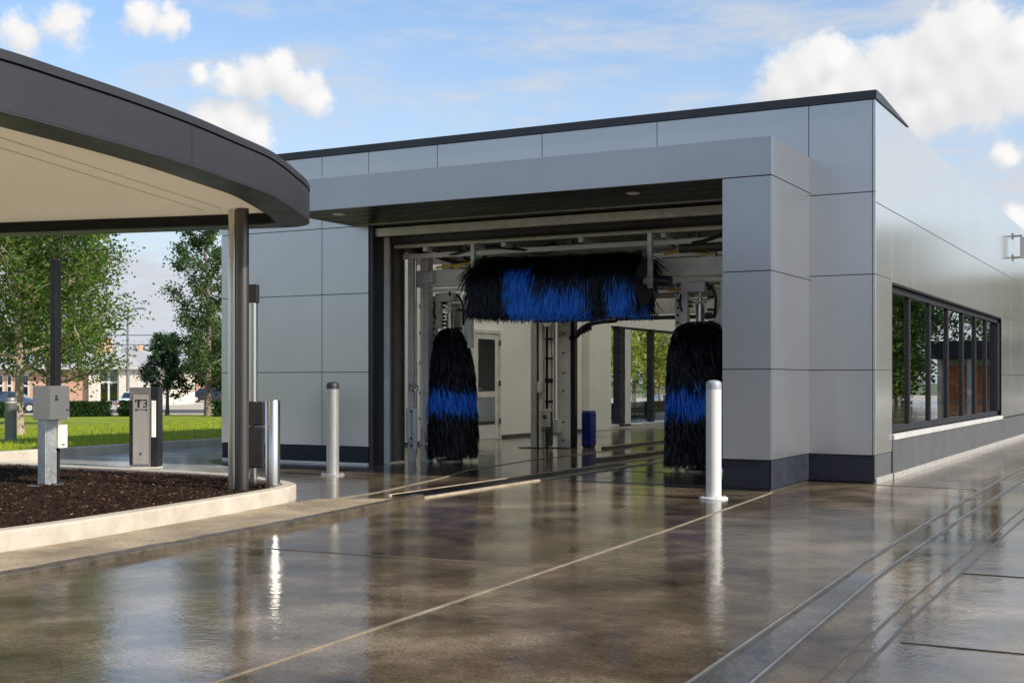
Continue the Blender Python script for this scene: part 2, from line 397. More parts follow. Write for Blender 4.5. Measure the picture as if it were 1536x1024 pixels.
# apron slab
kl = [(kerb_u(v)-.02, v) for v in (-30,-8,-2,3.45,9,30)]
ap = MB(); ap.prism([(40,-30),(40,70),(.15,70),(.15,30)] + kl[::-1], -.35, 0)
tag(ap.build('wet_apron', M['wet']), kind='structure')
# paler wet paving between bed and lawn
pv = MB(); pv.prism([(-6.6,-3.0),(-7.6,-2.0),(-9.2,-.9),(-9.96,-.35),(-9.98,26),(-12.7,26)]+[(kerb_u(v)-.01,v) for v in (9,3.45,-2,-8,-20)]+[(-9,-20),(-9,-3.4),(-6.9,-3.4)], -.02, .004)
tag(pv.build('driveway', M['wetgrey']), kind='structure')
tag(MB().ribbon(spline([(u-.08,v) for u,v in KERB], 6), .16, -.2, .15).build('lawn_kerb', M['concrete_light'], bevel=.02), kind='structure')

# ------------------------------------------------------------------ planting bed
front = [(-4.15,-15),(-4.05,-11.5),(-4.06,-9.6),(-4.10,-8.91),(-4.14,-8.2),(-4.28,-7.15),(-4.44,-6.07),(-4.57,-5.35),(-4.68,-4.95)]
rear = [(-4.95,-4.52),(-5.65,-4.13),(-6.65,-3.80),(-8.03,-3.70),(-9.22,-3.66),(-10.6,-3.7),(-11.3,-4.6),(-11.4,-8),(-11.3,-14),(-9,-15.6)]
bed = spline(front+rear, 7, True)
bed_in = offset_poly(bed, .15)
def area(p): return sum(p[i-1][0]*p[i][1]-p[i][0]*p[i-1][1] for i in range(len(p)))
if abs(area(bed_in)) > abs(area(bed)): bed_in = offset_poly(bed, -.15)
tag(MB().ring(bed, bed_in, -.05, .15).build('bed_kerb', M['concrete_light'], bevel=.018), kind='structure')
def inside(p, poly):
    c = False
    for i in range(len(poly)):
        (x1,y1),(x2,y2) = poly[i-1], poly[i]
        if (y1 > p[1]) != (y2 > p[1]) and p[0] < (x2-x1)*(p[1]-y1)/(y2-y1)+x1: c = not c
    return c
def mulch_z(u, v): return .115+.022*mnoise.noise(Vector((u*2.2,v*2.2,0)))+.012*mnoise.noise(Vector((u*9,v*9,3)))
mb = MB(); st = .1; nx = int(7.6/st); ny = int(12.4/st); idx = {}
bed_mid = offset_poly(bed_in, .0)
for j in range(ny+1):
    for i in range(nx+1):
        u, v = -11.5+i*st, -15.8+j*st
        idx[i,j] = len(mb.v); mb.v.append((u,v,mulch_z(u,v)))
sel = offset_poly(bed, .07) if abs(area(offset_poly(bed,.07))) < abs(area(bed)) else offset_poly(bed,-.07)
ins = {k: inside(mb.v[i][:2], sel) for k,i in idx.items()}
for j in range(ny):
    for i in range(nx):
        q = [(i,j),(i+1,j),(i+1,j+1),(i,j+1)]
        if all(ins[k] for k in q): mb.f.append(tuple(idx[k] for k in q)); mb.m.append(0)
tag(mb.build('mulch', M['mulch'], smooth=True, fix=False), 'dark brown bark mulch filling the kerbed planting bed', 'mulch', kind='stuff')
mb = MB(); rg = random.Random(11); n = 0
while n < 17000:
    u, v = rg.uniform(-11.2,-4.2), rg.uniform(-10.5,-3.7)
    if not inside((u,v), bed_in): continue
    n += 1; z = mulch_z(u,v)+rg.uniform(.0,.016); a = rg.random()*2*PI; l = rg.uniform(.005,.019); w = rg.uniform(.002,.006)
    t = rg.uniform(-.35,.35); ca, sa = math.cos(a), math.sin(a)
    vs_ = [(u+ca*l-sa*w, v+sa*l+ca*w, z+t*l),(u-ca*l-sa*w, v-sa*l+ca*w, z-t*l),(u-ca*l+sa*w, v-sa*l-ca*w, z-t*l+.006),(u+ca*l+sa*w, v+sa*l-ca*w, z+t*l+.006),(u,v,z+.012)]
    mb.add(vs_, [(0,1,4),(1,2,4),(2,3,4),(3,0,4)])
tag(mb.build('bark_chips', M['chip'], fix=False), 'loose bark chips scattered over the mulch bed', 'mulch', kind='stuff')

# damp tan walkway between bed kerb and wheel guide
guide_c = spline([(-3.0,-14.5),(-2.98,-11.5),(-3.04,-9.8),(-3.16,-8.2),(-3.33,-6.57),(-3.55,-5.0),(-3.68,-4.1)], 8)
wk = MB(); wk.prism([(p[0]-.07,p[1]) for p in guide_c]+[(-4.6,-4.6)]+[(u+.04,v) for u,v in front[::-1][1:]], -.02, .004)
tag(wk.build('walkway', M['damp']), kind='structure')
gk = MB().ribbon(spline(guide_c, 3), .12, -.05, .05)
gk.v = [(x+.006*mnoise.noise(Vector((x*5,y*5,z*9))), y, z+(.005*mnoise.noise(Vector((x*3,y*3,7)))+.004*mnoise.noise(Vector((x*13,y*13,2))) if z > 0 else 0)) for x,y,z in gk.v]
tag(gk.build('wheel_guide_kerb', M['guide'], bevel=.015), kind='structure')
tag(MB().ribbon([(-4.17,-3.95),(-4.19,3),(-4.2,26)], .04, -.05, .014).build('guide_rail', M['guide_pale'], bevel=.004), kind='structure')
# low rails carrying on through the tunnel
tag(MB().ribbon([(-3.70,-4.05),(-3.74,3),(-3.76,26)], .055, -.05, .016).build('guide_rail', M['guide_pale'], bevel=.004), kind='structure')
tag(MB().ribbon([(-4.62,2.4),(-4.62,5),(-4.62,26)], .14, -.05, .05).build('conveyor_kerb', M['guide'], bevel=.015), kind='structure')
tag(MB().ribbon([(-5.95,5.5),(-5.95,26)], .10, -.05, .045).build('far_conveyor_kerb', M['guide'], bevel=.012), kind='structure')
jm = MB()
def joint(pts, w=.022, z=.006): jm.ribbon(pts, w, -.01, z)
joint([(-.12,-14),(-.15,-11.15),(-.30,-8.38),(-.48,-5.2),(-.74,-1.62)], .016, .006)
joint([(-4.42,-5.3),(-4.48,-3.73),(-4.95,-1.6),(-5.37,-.25),(-5.62,2),(-5.7,9)], .018, .008)
joint([(-3.2,-7.9),(-.33,-7.68)], .007, .005)
joint([(.02,-.10),(1.15,-.2)], .010, .005)
tag(jm.build('pavement_joints', M['seal']), kind='structure')
jm = MB()
joint([(2.0,-6.72),(40,-6.6)], .005, .005); joint([(2.1,-9.05),(40,-9.0)], .004, .005); joint([(1.9,2.2),(40,2.3)], .008, .005)
joint([(-3.6,.6),(-1.6,.6)], .03, .005)
joint([(-3.4,-1.2),(-1.4,-1.2)], .010, .005)
tag(jm.build('dark_pavement_joints', M['seal_dark']), kind='structure')
# pair of steel edged drain slots down the right lane
r1 = [(1.62,-14),(1.53,-10.24),(1.36,-6.41),(1.27,-2.49),(1.20,2),(1.15,40)]
r2 = [(1.86,-14),(1.75,-10.14),(1.58,-7.23),(1.50,-3.84),(1.46,1.9),(1.42,40)]
for nm, pth, off in (('slot_drain',r1,.0),('slot_drain',r2,.0)):
    tag(MB().ribbon(offset_path(pth,.012), .012, -.02, .014).build('slot_drain_edge', M['drain_edge'], bevel=.003), kind='structure')
    tag(MB().ribbon(offset_path(pth,-.009), .018, -.02, .006).build('slot_drain', M['seal_dark']), kind='structure')
for pth, w, mt in (([(2.05,-14),(1.98,-10.0),(1.93,-8.5),(1.89,-5.75),(1.84,2)], .010, 'guide'), ([(2.14,-14),(2.08,-10.0),(2.03,-8.5),(1.99,-5.75),(1.93,2)], .012, 'seal_dark')):
    tag(MB().ribbon(pth, w, -.02, .006).build('lane_joint', M[mt]), kind='structure')

tag(MB().ribbon([(1.735,-14),(1.64,-10.2),(1.50,-7.0)], .17, -.02, .005).build('drain_channel', M['wetgrey_dark']), kind='structure')
# drain grates set along the conveyor line
def make_grate(y0, l, x0=-4.12, x1=-3.76):
    g = MB(); g.box(x0,x1,0,.03,-.03,.010); g.box(x0,x1,l-.03,l,-.03,.010); g.box(x0,x0+.03,.03,l-.03,-.03,.010); g.box(x1-.03,x1,.03,l-.03,-.03,.010)
    n = int((l-.06)/.035)
    for k in range(n): g.box(x0+.03,x1-.03,.03+k*(l-.06)/n+.005,.03+k*(l-.06)/n+.022,-.03,.008)
    return g
gp = None
glabels = ['nearest black drain grate, beside the end of the pale wheel guide','second black drain grate in from the pale wheel guide',
  'third black drain grate from the pale wheel guide','fourth black drain grate from the pale wheel guide','fifth drain grate, level with the left brush','deepest black drain grate, past the left brush']
for k in range(6):
    if gp is None:
        gp = make_grate(0,.92).build('drain_grate', M['grate']); o = gp
    else: o = gp.copy(); COL.objects.link(o)
    o.location = (0, -3.95+k*.95, .004); tag(o, glabels[k], 'drain grate', 'drain grates along the conveyor track')

# ------------------------------------------------------------------ the wash building
B = thing('car_wash_building', 'long grey metal clad car wash building with dark coping and tunnel opening', 'building')
HT = 4.5; BACK = 27.0; XL = -9.92
G8 = .004
def panels_v(mb, us_, zs, v, out=-1, t=.03):
    """rect panels in a plane of constant v, facing -v"""
    for u0,u1 in zip(us_, us_[1:]):
        for z0,z1 in zip(zs, zs[1:]):
            mb.box(u0+G8, u1-G8, v, v+t, z0+G8, z1-G8)
def panels_u(mb, vs_, zs, u, t=.03):
    for v0,v1 in zip(vs_, vs_[1:]):
        for z0,z1 in zip(zs, zs[1:]):
            mb.box(u-t, u, v0+G8, v1-G8, z0+G8, z1-G8)
Z = [.335,1.335,2.455,3.42,HT]
# backing shell (solid walls)
sh = MB()
sh.box(XL+.03,-7.17,.032,.30,0,HT-.01)                 # left of the opening
sh.box(-1.34,-.032,.032,.30,0,HT-.01)                  # right of the opening
sh.box(-7.17,-1.34,.032,.30,3.42,HT-.01)               # above it
sh.box(-.24,-.032,.30,.95,0,HT-.01); sh.box(-.24,-.032,10.93,BACK,0,HT-.01)
sh.box(-.24,-.032,.95,10.93,0,.50); sh.box(-.24,-.032,.95,10.93,2.40,HT-.01)
B_shell = sh.build('wall_core', M['backing'], B)
fp = MB()
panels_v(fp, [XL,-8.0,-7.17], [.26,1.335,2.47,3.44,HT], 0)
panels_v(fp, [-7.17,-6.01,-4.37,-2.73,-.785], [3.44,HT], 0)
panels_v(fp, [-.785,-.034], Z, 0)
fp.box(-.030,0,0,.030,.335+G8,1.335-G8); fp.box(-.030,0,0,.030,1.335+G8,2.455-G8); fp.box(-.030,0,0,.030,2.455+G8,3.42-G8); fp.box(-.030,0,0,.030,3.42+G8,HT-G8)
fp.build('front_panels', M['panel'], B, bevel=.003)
# the left outer wall: solid to v=14.3, glazed to 24
lw = MB(); lw.box(XL,XL+.17,.032,14.3,0,HT-.01); lw.box(XL,XL+.17,14.3,24,2.62,HT-.01); lw.box(XL,XL+.17,24,BACK,0,HT-.01); lw.box(XL,XL+.17,14.3,24,0,.05)
lw.build('left_wall', M['wallcream'], B)
sp = MB()
vj = [.032,.93,2.31,3.88,5.54,7.27,8.90,10.95,12.31,14.4,16.5,18.6,20.7,22.8,24.9,BACK]
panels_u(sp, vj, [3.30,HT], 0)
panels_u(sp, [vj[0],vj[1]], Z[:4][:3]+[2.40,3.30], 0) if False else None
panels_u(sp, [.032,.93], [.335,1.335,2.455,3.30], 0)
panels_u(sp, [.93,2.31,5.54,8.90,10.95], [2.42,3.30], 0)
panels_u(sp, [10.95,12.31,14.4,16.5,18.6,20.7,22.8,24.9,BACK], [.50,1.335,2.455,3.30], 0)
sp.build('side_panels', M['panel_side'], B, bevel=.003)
pl = MB()
pl.box(XL+.012,-7.18,.006,.03,.03,.255); pl.box(-.785,-.012,.006,.03,.03,.33)
each(pl, 'front_plinth', M['plinth'], B, bevel=.003)
pl = MB(); pl.box(-.03,-.010,.034,.93,.072,.33); pl.box(-.03,.012,.934,BACK,.072,.475)
each(pl, 'side_plinth', M['plinth_side'], B, bevel=.004)
pl = MB(); pl.box(-.03,.010,.034,.93,-.02,.070); pl.box(-.03,.03,.934,BACK,-.02,.070)
each(pl, 'base_kerb', M['base_grey'], B, bevel=.006)
fl = MB(); fl.box(XL+.02,-7.18,-.012,.026,-.02,.026); fl.build('base_flashing', M['alu'], B)
rf = MB(); rf.box(-2.5,-.25,.31,BACK,HT-.2,HT-.03); rf.box(XL+.18,-2.501,.31,2.4,HT-.2,HT-.03); rf.box(XL+.18,-2.501,22,BACK,HT-.2,HT-.03); rf.build('roof', M['roofing'], B)
rf = MB(); rf.box(XL+.18,-2.5,2.4,22,HT-.12,HT-.10); rf.build('added_roof_light', M['added_roof_light'], B)  # invented roof opening, added to bring daylight into the bay
rf = MB(); rf.box(-2.50,-2.45,2.4,22,3.951,HT-.201); rf.build('added_roof_light_shaft', M['wallcream'], B)  # unseen side of the added roof opening
cp = MB(); cp.box(XL-.02,.018,-.02,.28,HT,HT+.105); 
cp.add([(-.25,.283,HT),(.018,.283,HT),(.018,1.9,HT),(-.25,1.9,HT),(-.25,.283,HT+.105),(.018,.283,HT+.105),(.018,1.9,HT+.006),(-.25,1.9,HT+.006)],
       [(0,3,2,1),(4,5,6,7),(0,1,5,4),(1,2,6,5),(2,3,7,6),(3,0,4,7)])
cp.box(XL-.02,XL+.2,.283,BACK,HT,HT+.105)
cp.build('coping', M['charcoal'], B, bevel=.004)
# --- portal frame standing proud of the front
PV = -1.55
co = MB(); co.box(-1.31,-.80,PV+.03,.03,.0,3.45); co.build('portal_core', M['backing'], B)
cc = MB()
zc = [.34,1.335,2.41,3.45]
panels_v(cc, [-1.335,-.773], zc, PV)
for z0,z1 in zip(zc,zc[1:]):
    cc.box(-.80,-.770,PV+.034,-.004,z0+G8,z1-G8)
    cc.box(-1.338,-1.309,PV+.034,-.004,z0+G8,z1-G8)
cc.build('portal_column', M['portal'], B, bevel=.003)
cc = MB(); cc.box(-1.33,-.785,PV+.012,PV+.03,.03,.335); cc.box(-.80,-.779,PV+.012,-.01,.03,.335); cc.box(-1.33,-1.309,PV+.034,-.01,.03,.335)
each(cc, 'portal_plinth', M['plinth'], B, bevel=.003)
HL = -7.5
hd = MB(); hd.box(HL,-.770,PV,PV+.03,3.455,3.875); hd.box(-.80,-.770,PV+.034,-.004,3.455,3.875); hd.box(HL,HL+.03,PV+.034,-.004,3.455,3.875); hd.box(HL+.03,-.80,PV+.034,-.004,3.84,3.868)
H_ = hd.build('portal_header', M['portal'], B, bevel=.004)
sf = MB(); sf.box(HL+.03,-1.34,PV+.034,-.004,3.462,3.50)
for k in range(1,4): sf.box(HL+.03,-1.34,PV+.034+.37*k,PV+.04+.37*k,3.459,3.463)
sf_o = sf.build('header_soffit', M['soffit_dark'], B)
for x,y in ((-2.65,-.96),(-6.88,-1.11)):
    d = MB().lathe((x,y,3.448),[(.0,0),(.075,0),(.085,.008),(.085,.013)],20).build('downlight', M['alu'], B, smooth=True)
    MB().lathe((x,y,3.444),[(0,0),(.055,0),(.055,.004)],20).build('lens', M['lens'], d)
# --- opening: jambs, lintel
jb = MB(); jb.box(-7.168,-7.10,.012,.34,0,3.42); jb.build('jamb', M['charcoal'], B, bevel=.004)
jb = MB(); jb.box(-7.098,-7.03,.28,.33,0,3.29); jb.box(-7.098,-7.065,.36,.40,0,3.29); each(jb, 'jamb_trim', M['frame_white'], B, bevel=.004)
jb = MB(); jb.box(-7.16,-7.13,.42,.84,.02,3.25); jb.build('splash_panel', M['splash'], B)
jb = MB(); jb.box(-7.128,-7.118,.56,.575,.02,3.25); jb.box(-7.128,-7.10,.80,.84,.02,3.25); each(jb, 'splash_panel_trim', M['rail_dark'], B)
lt = MB(); lt.box(-7.098,-1.345,.06,.16,3.285,3.40); lt.build('lintel', M['steel_dull'], B, bevel=.006)
lt = MB(); lt.cyl((-7.0,.42,3.30),(-1.3,.42,3.30),.11,n=18); lt.box(-7.09,-1.34,.2,.28,3.30,3.41); lt.build('shutter_roll', M['interior_dark'], B, smooth=True)
# --- inside
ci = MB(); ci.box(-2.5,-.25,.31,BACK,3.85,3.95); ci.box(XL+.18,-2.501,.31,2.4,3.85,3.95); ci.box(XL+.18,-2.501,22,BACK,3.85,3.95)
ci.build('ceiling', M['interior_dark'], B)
ci = MB()
for k in range(23): ci.box(XL+.18,-.98,2+1.05*k,2.06+1.05*k,3.40,3.849)
each(ci, 'baffle_joist', M['baffle_joist'], B)  # made deep as baffles, to hide the added bright roof opening
pw = MB(); pw.box(-.98,-.90,.31,BACK,0,3.849); pw.build('partition', M['wallcream'], B)
ew = MB(); ew.box(XL+.18,-7.3,BACK-.2,BACK,0,3.849); ew.box(-7.3,-.98,BACK-.2,BACK,3.2,3.849); ew.build('end_wall', M['wallcream'], B)
wi = XL+.172
sk = MB(); sk.box(wi,wi+.02,.4,7.35,0,.06); sk.box(wi,wi+.02,8.48,14.25,0,.06); each(sk, 'skirting', M['rail_dark'], B)
pi_ = MB(); pi_.box(wi,wi+.18,12.7,14.0,.0,3.849); pi_.box(wi,wi+.10,10.15,10.45,0,3.849); each(pi_, 'pilaster', M['wallcream'], B, bevel=.01)
# door in the left wall
dr = MB(); dr.box(wi+.002,wi+.05,7.40,8.42,.0,2.2); D_ = dr.build('door', M['alu'], B, bevel=.006)
f = MB(); f.box(wi+.002,wi+.075,7.32,7.398,0,2.28); f.box(wi+.002,wi+.075,8.422,8.50,0,2.28); f.box(wi+.002,wi+.075,7.398,8.422,2.202,2.28); f.build('frame', M['alu'], D_, bevel=.005)
f = MB(); f.box(wi+.051,wi+.056,7.55,8.25,1.0,2.08); f.build('pane', M['glass_house'], D_)
f = MB(); f.box(wi+.051,wi+.056,7.55,8.25,.30,.88); f.build('lower_pane', M['glass_dark'], D_)
f = MB(); f.cyl((wi+.05,7.47,1.05),(wi+.12,7.47,1.05),.014); f.cyl((wi+.115,7.45,1.05),(wi+.115,7.60,1.05),.012); f.build('handle', M['steel'], D_, smooth=True)
f = MB()
for z in (.3,1.1,1.95): f.cyl((wi+.082,8.42,z),(wi+.082,8.42,z+.12),.018,n=10)
each(f, 'hinge', M['blackmetal'], D_, smooth=True)
# glazing of the left wall
gz = MB(); gz.box(XL+.03,XL+.13,14.30,14.36,.05,2.62); gz.box(XL+.02,wi+.03,14.86,15.22,.05,2.62); gz.box(XL+.03,wi+.01,17.1,17.28,.05,2.62)
gz.box(XL+.03,XL+.13,19.2,19.35,.05,2.62); gz.box(XL+.03,XL+.13,21.5,21.65,.05,2.62); gz.box(XL+.03,XL+.13,23.94,24,.05,2.62); gz.box(XL+.03,XL+.13,14.36,23.94,2.56,2.62)
GL = gz.build('glazing', M['blackmetal'], B, bevel=.005)
gz = MB(); gz.box(XL+.05,wi+.02,15.22,15.62,.05,2.555); gz.box(XL+.03,wi+.02,14.36,23.94,.05,.10); gz.build('frame', M['frame_white'], GL, bevel=.005)
gz = MB()
for a_,b_ in ((14.36,14.86),(15.62,17.1),(17.28,19.2),(19.35,21.5),(21.65,23.94)): gz.box(XL+.07,XL+.076,a_,b_,.10,2.56)
gz.build('pane', M['glass_clear'], GL)
# windows of the right hand side
wn = MB(); wn.box(-.16,-.06,.95,10.93,2.32,2.40); wn.box(-.16,-.06,.95,10.93,.56,.64); wn.box(-.16,-.06,.95,1.01,.64,2.32); wn.box(-.16,-.035,10.70,10.93,.64,2.32)
W_ = wn.build('window', M['winframe'], B, bevel=.004)
mv = [2.42,3.92,5.42,6.86,8.22,9.50]
for v0 in mv: MB().box(-.15,-.075,v0-.048,v0+.048,.641,2.319).build('mullion', M['winframe'], W_, bevel=.005)
edges = [1.01]+[x for v0 in mv for x in (v0-.048,v0+.048)]+[10.70]
wp = MB()
for a_,b_ in zip(edges[::2], edges[1::2]): wp.box(-.115,-.108,a_,b_,.64,2.32)
wp.build('pane', M['glass_dark'], W_)
rv = MB(); rv.box(-.24,.0,.935,.95,.50,2.40); rv.box(-.058,.0,10.93,10.945,.50,2.40); rv.box(-.058,.0,.95,10.93,2.40,2.418); rv.build('window_reveal', M['winframe'], B)
sl = MB(); sl.box(-.059,.03,.94,10.94,.478,.545); sl.build('window_sill', M['sill'], B, bevel=.006)
# corridor behind the windows
cf = MB(); cf.box(-.89,-.25,.31,BACK,.0,.02); cf.build('corridor_floor', M['rail_dark'], B)
# bracket high on the side wall
K = thing('wall_bracket', 'small square steel tube bracket fixed high on the right side wall', 'bracket', (0,12.6,3.95))
k = MB(); k.box(0,.02,-.06,.06,.16,.28); k.box(0,.02,-.06,.06,-.28,-.16); each(k, 'mounting_plate', M['lampmetal'], K, bevel=.003)
k = MB(); k.tube([(.02,0,.22),(.17,0,.22)],.02); k.tube([(.02,0,-.22),(.17,0,-.22)],.02); k.tube([(.17,0,.24),(.17,0,-.24)],.024); k.tube([(.17,0,.20),(.17,.30,.20)],.02); k.tube([(.17,.30,.22),(.17,.30,-.22)],.024); k.tube([(.17,0,-.20),(.17,.30,-.20)],.02)
k.build('tube_frame', M['lampmetal'], K, smooth=True)

# ------------------------------------------------------------------ entrance canopy
C = thing('entrance_canopy', 'curved dark bronze canopy with cream soffit on twin columns over the pay lane', 'canopy')
out = [(-3.16,-11.0),(-3.05,-10.5),(-3.03,-9.79),(-3.10,-9.21),(-3.20,-8.54),(-3.36,-7.78),(-3.555,-7.08),(-3.75,-6.42),(-3.98,-5.9),(-4.21,-5.45),(-4.41,-5.06),(-4.52,-4.87)]
near = spline(out, 7)
tip = [(-4.62,-4.72),(-4.69,-4.61),(-4.77,-4.53),(-4.87,-4.46),(-5.0,-4.42),(-5.12,-4.415)]
rest = [(-6.12,-4.645),(-7.3,-4.94),(-8.54,-5.25),(-9.2,-5.48),(-9.6,-5.9),(-9.6,-6.6),(-9.0,-7.6),(-7.6,-9.2),(-6.0,-10.6),(-4.7,-11.35),(-3.7,-11.4)]
oc = near + tip + rest
si = -1 if abs(area(offset_poly(oc,.1))) > abs(area(oc)) else 1
o_ = lambda d: offset_poly(oc, d*si)
ZB, ZT = 2.82, 3.20
MB().ring(oc, o_(.34), ZB, ZB+.012).build('rim_underside', M['charcoal'], C)
fa = MB().ring(oc, o_(.03), ZB+.014, ZT-.075).build('fascia', M['fascia'], C, smooth=True)
MB().ring(o_(.02), o_(.05), ZT-.074, ZT-.060).build('reveal', M['backing'], fa)
MB().ring(o_(-.006), o_(.12), ZT-.059, ZT).build('top_flashing', M['fascia'], C, smooth=True)
MB().ring(o_(.315), o_(.34), ZB+.014, 2.945).build('rim_lining', M['soffit_dark'], C)
MB().prism(o_(.343), 2.935, 2.948).build('soffit', M['light_skin'], C)  # translucency added so sun through the roof lights it
MB().prism(o_(.13), ZT-.03, ZT-.022).build('roof', M['light_skin'], C)
# fine seams in soffit and fascia
sm = MB(); sm.ribbon([(-5.3,-5.25),(-3.85,-9.9)],.006,2.931,2.9345); sm.ribbon([(-5.55,-5.25),(-4.0,-10.2)],.006,2.931,2.9345); sm.build('soffit_seam', M['seam_tan'], C)
q = min(range(len(oc)), key=lambda i: abs(oc[i][0]+3.37)+abs(oc[i][1]+7.78)); sm = MB()
a_, b_ = oc[q], oc[q+1]; dx, dy = b_[0]-a_[0], b_[1]-a_[1]; l_ = math.hypot(dx,dy); dx/=l_; dy/=l_; nx_, ny_ = (dy,-dx)
sm.add([(a_[0]+nx_*.003-dx*.004, a_[1]+ny_*.003-dy*.004, ZB+.014),(a_[0]+nx_*.003+dx*.004, a_[1]+ny_*.003+dy*.004, ZB+.014),(a_[0]+nx_*.003+dx*.004, a_[1]+ny_*.003+dy*.004, ZT-.075),(a_[0]+nx_*.003-dx*.004, a_[1]+ny_*.003-dy*.004, ZT-.075),
  (a_[0]-nx_*.003-dx*.004, a_[1]-ny_*.003-dy*.004, ZB+.014),(a_[0]-nx_*.003+dx*.004, a_[1]-ny_*.003+dy*.004, ZB+.014),(a_[0]-nx_*.003+dx*.004, a_[1]-ny_*.003+dy*.004, ZT-.075),(a_[0]-nx_*.003-dx*.004, a_[1]-ny_*.003-dy*.004, ZT-.075)],
  [(0,1,2,3),(7,6,5,4),(0,4,5,1),(1,5,6,2),(2,6,7,3),(3,7,4,0)])
sm.build('fascia_seam', M['backing'], fa)
c1 = MB(); c1.cyl((-5.255,-5.115,.08),(-5.255,-5.115,2.936),.056,n=28); c1.build('steel_column', M['steel'], C, smooth=True)
c1 = MB(); c1.cyl((-5.13,-5.13,.08),(-5.13,-5.13,2.936),.064,n=32); c1.build('bronze_column', M['bronze'], C, smooth=True)
# far columns of the canopy (outside the frame)
for x,y in ((-8.6,-6.9),(-4.2,-10.6)):
    MB().cyl((x,y,.08),(x,y,2.936),.064,n=24).build('bronze_column', M['bronze'], C, smooth=True)

# ------------------------------------------------------------------ bollards and posts
def bollard(name, label, loc, r, h, body, cap, plate, group, capz=.09):
    t = thing(name, label, 'bollard', loc, 0, group)
    MB().cyl((0,0,.0),(0,0,h-capz-.002),r,n=36).build('post', body, t, smooth=True)
    if cap: MB().lathe((0,0,h-capz),[(r*1.015,0),(r*1.015,capz-.035),(r*.96,capz-.02),(r*.7,capz-.006),(r*.3,capz),(.0,capz+.001)],36).build('cap', cap, t, smooth=True)
    if plate:
        MB().lathe((0,0,0),[(plate,0),(plate,.014),(plate-.008,.02),(r+.001,.02)],36).build('base_plate', body, t, smooth=True)
        k = MB()
        for a in range(4): k.cyl((math.cos(a*PI/2+.6)*(plate-.03),math.sin(a*PI/2+.6)*(plate-.03),.015),(math.cos(a*PI/2+.6)*(plate-.03),math.sin(a*PI/2+.6)*(plate-.03),.032),.011,n=6)
        each(k, 'bolt', M['galv'], t)
    return t
bollard('bollard', 'white bollard with grey domed cap standing beside the right portal column', (-1.05,-2.64,0), .078, 1.215, M['white'], M['grey_cap'], .145, 'bollards at the tunnel entrance')
bollard('bollard', 'pale bollard with dark cap standing before the left front wall', (-6.46,-1.82,0), .080, 1.195, M['pale_metal'], M['dark_cap'], .15, 'bollards at the tunnel entrance')
t = thing('steel_bollard', 'short flat topped brushed steel bollard in the tip of the mulch bed', 'bollard', (-4.98,-4.84,.10))
MB().lathe((0,0,0),[(.074,0),(.074,.905),(.070,.91),(.0,.911)],36).build('post', M['steel'], t, smooth=True)
MB().box(-.13,-.08,-.03,.0,0,.012).build('base_plate', M['galv'], t)
t = thing('lawn_bollard', 'thick grey brown bollard on the lawn beside the pale tree trunk', 'bollard', (-16.05,1.2,lawn_z(-16.05,1.2)-.01))
MB().lathe((0,0,0),[(.15,0),(.105,.02),(.105,.70),(.107,.705),(.107,.79),(.10,.80),(0,.802)],28).build('post', M['lampmetal'], t, smooth=True)
MB().lathe((0,0,.705),[(.109,0),(.109,.02),(.107,.021)],28).build('band', M['steel_dull'], t, smooth=True)

# sensor post behind the canopy column
t = thing('sensor_post', 'slim steel sensor post with black head and black lower case behind the canopy columns', 'sensor post', (-5.60,-4.40,.10), R(28))
MB().cyl((0,0,0),(0,0,1.96),.044,n=20).build('pole', M['steel'], t, smooth=True)
MB().box(-.055,.055,-.05,.05,1.94,2.14).build('head', M['black'], t, bevel=.012)
MB().box(-.03,.135,-.13,-.05,.18,.62).build('lower_case', M['black'], t, bevel=.015)
MB().box(-.03,.135,-.13,-.05,.628,.89).build('upper_case', M['black'], t, bevel=.015)
k = MB(); k.tube([(.02,-.14,.635),(-.05,-.13,.64),(-.09,-.05,.63)],.008); k.build('cable', M['black'], t)

# control post with cabinets, in the mulch
t = thing('control_post', 'galvanised control post with two beige cabinets and a tall dark mast, standing in the mulch', 'control post', (-7.31,-5.62,.10), R(88))
MB().box(-.20,.20,-.15,.15,.0,.018).build('base_plate', M['galv'], t, bevel=.003)
MB().box(-.115,.035,-.06,.06,.018,.86).build('pedestal', M['galv'], t, bevel=.006)
MB().box(.036,.10,-.03,.10,.018,.60).build('support_leg', M['blackmetal'], t, bevel=.004)
b_ = MB().box(-.13,.13,-.13,.12,.70,1.055).build('cabinet', M['beige_box'], t, bevel=.008)
d_ = MB().box(-.125,.125,-.148,-.131,.705,1.05).build('door', M['beige_box'], b_, bevel=.005)
MB().cyl((.09,-.149,.80),(.09,-.156,.80),.010,n=12).build('lock', M['rail_dark'], d_)
k = MB(); k.box(-.06,-.03,-.1495,-.148,.93,.955); k.box(-.065,-.025,-.1495,-.148,.90,.925); k.build('emblem', M['rail_dark'], d_)
b_ = MB().box(.02,.14,-.10,.02,.40,.645).build('lower_cabinet', M['beige_box'], t, bevel=.006)
k = MB(); k.tube([(.07,-.03,.645),(.07,-.03,.69),(.07,-.03,.702)],.022); k.build('conduit', M['alu'], t)
k = MB(); k.box(.06,.10,-.103,-.10,.43,.445); k.build('latch', M['rail_dark'], b_)
MB().box(.01,.085,-.06,.02,1.056,2.38).build('mast', M['blackmetal'], t, bevel=.004)
MB().box(.01,.085,-.066,-.0605,1.056,2.38).build('mast_face', M['bronze'], t, bevel=.003)

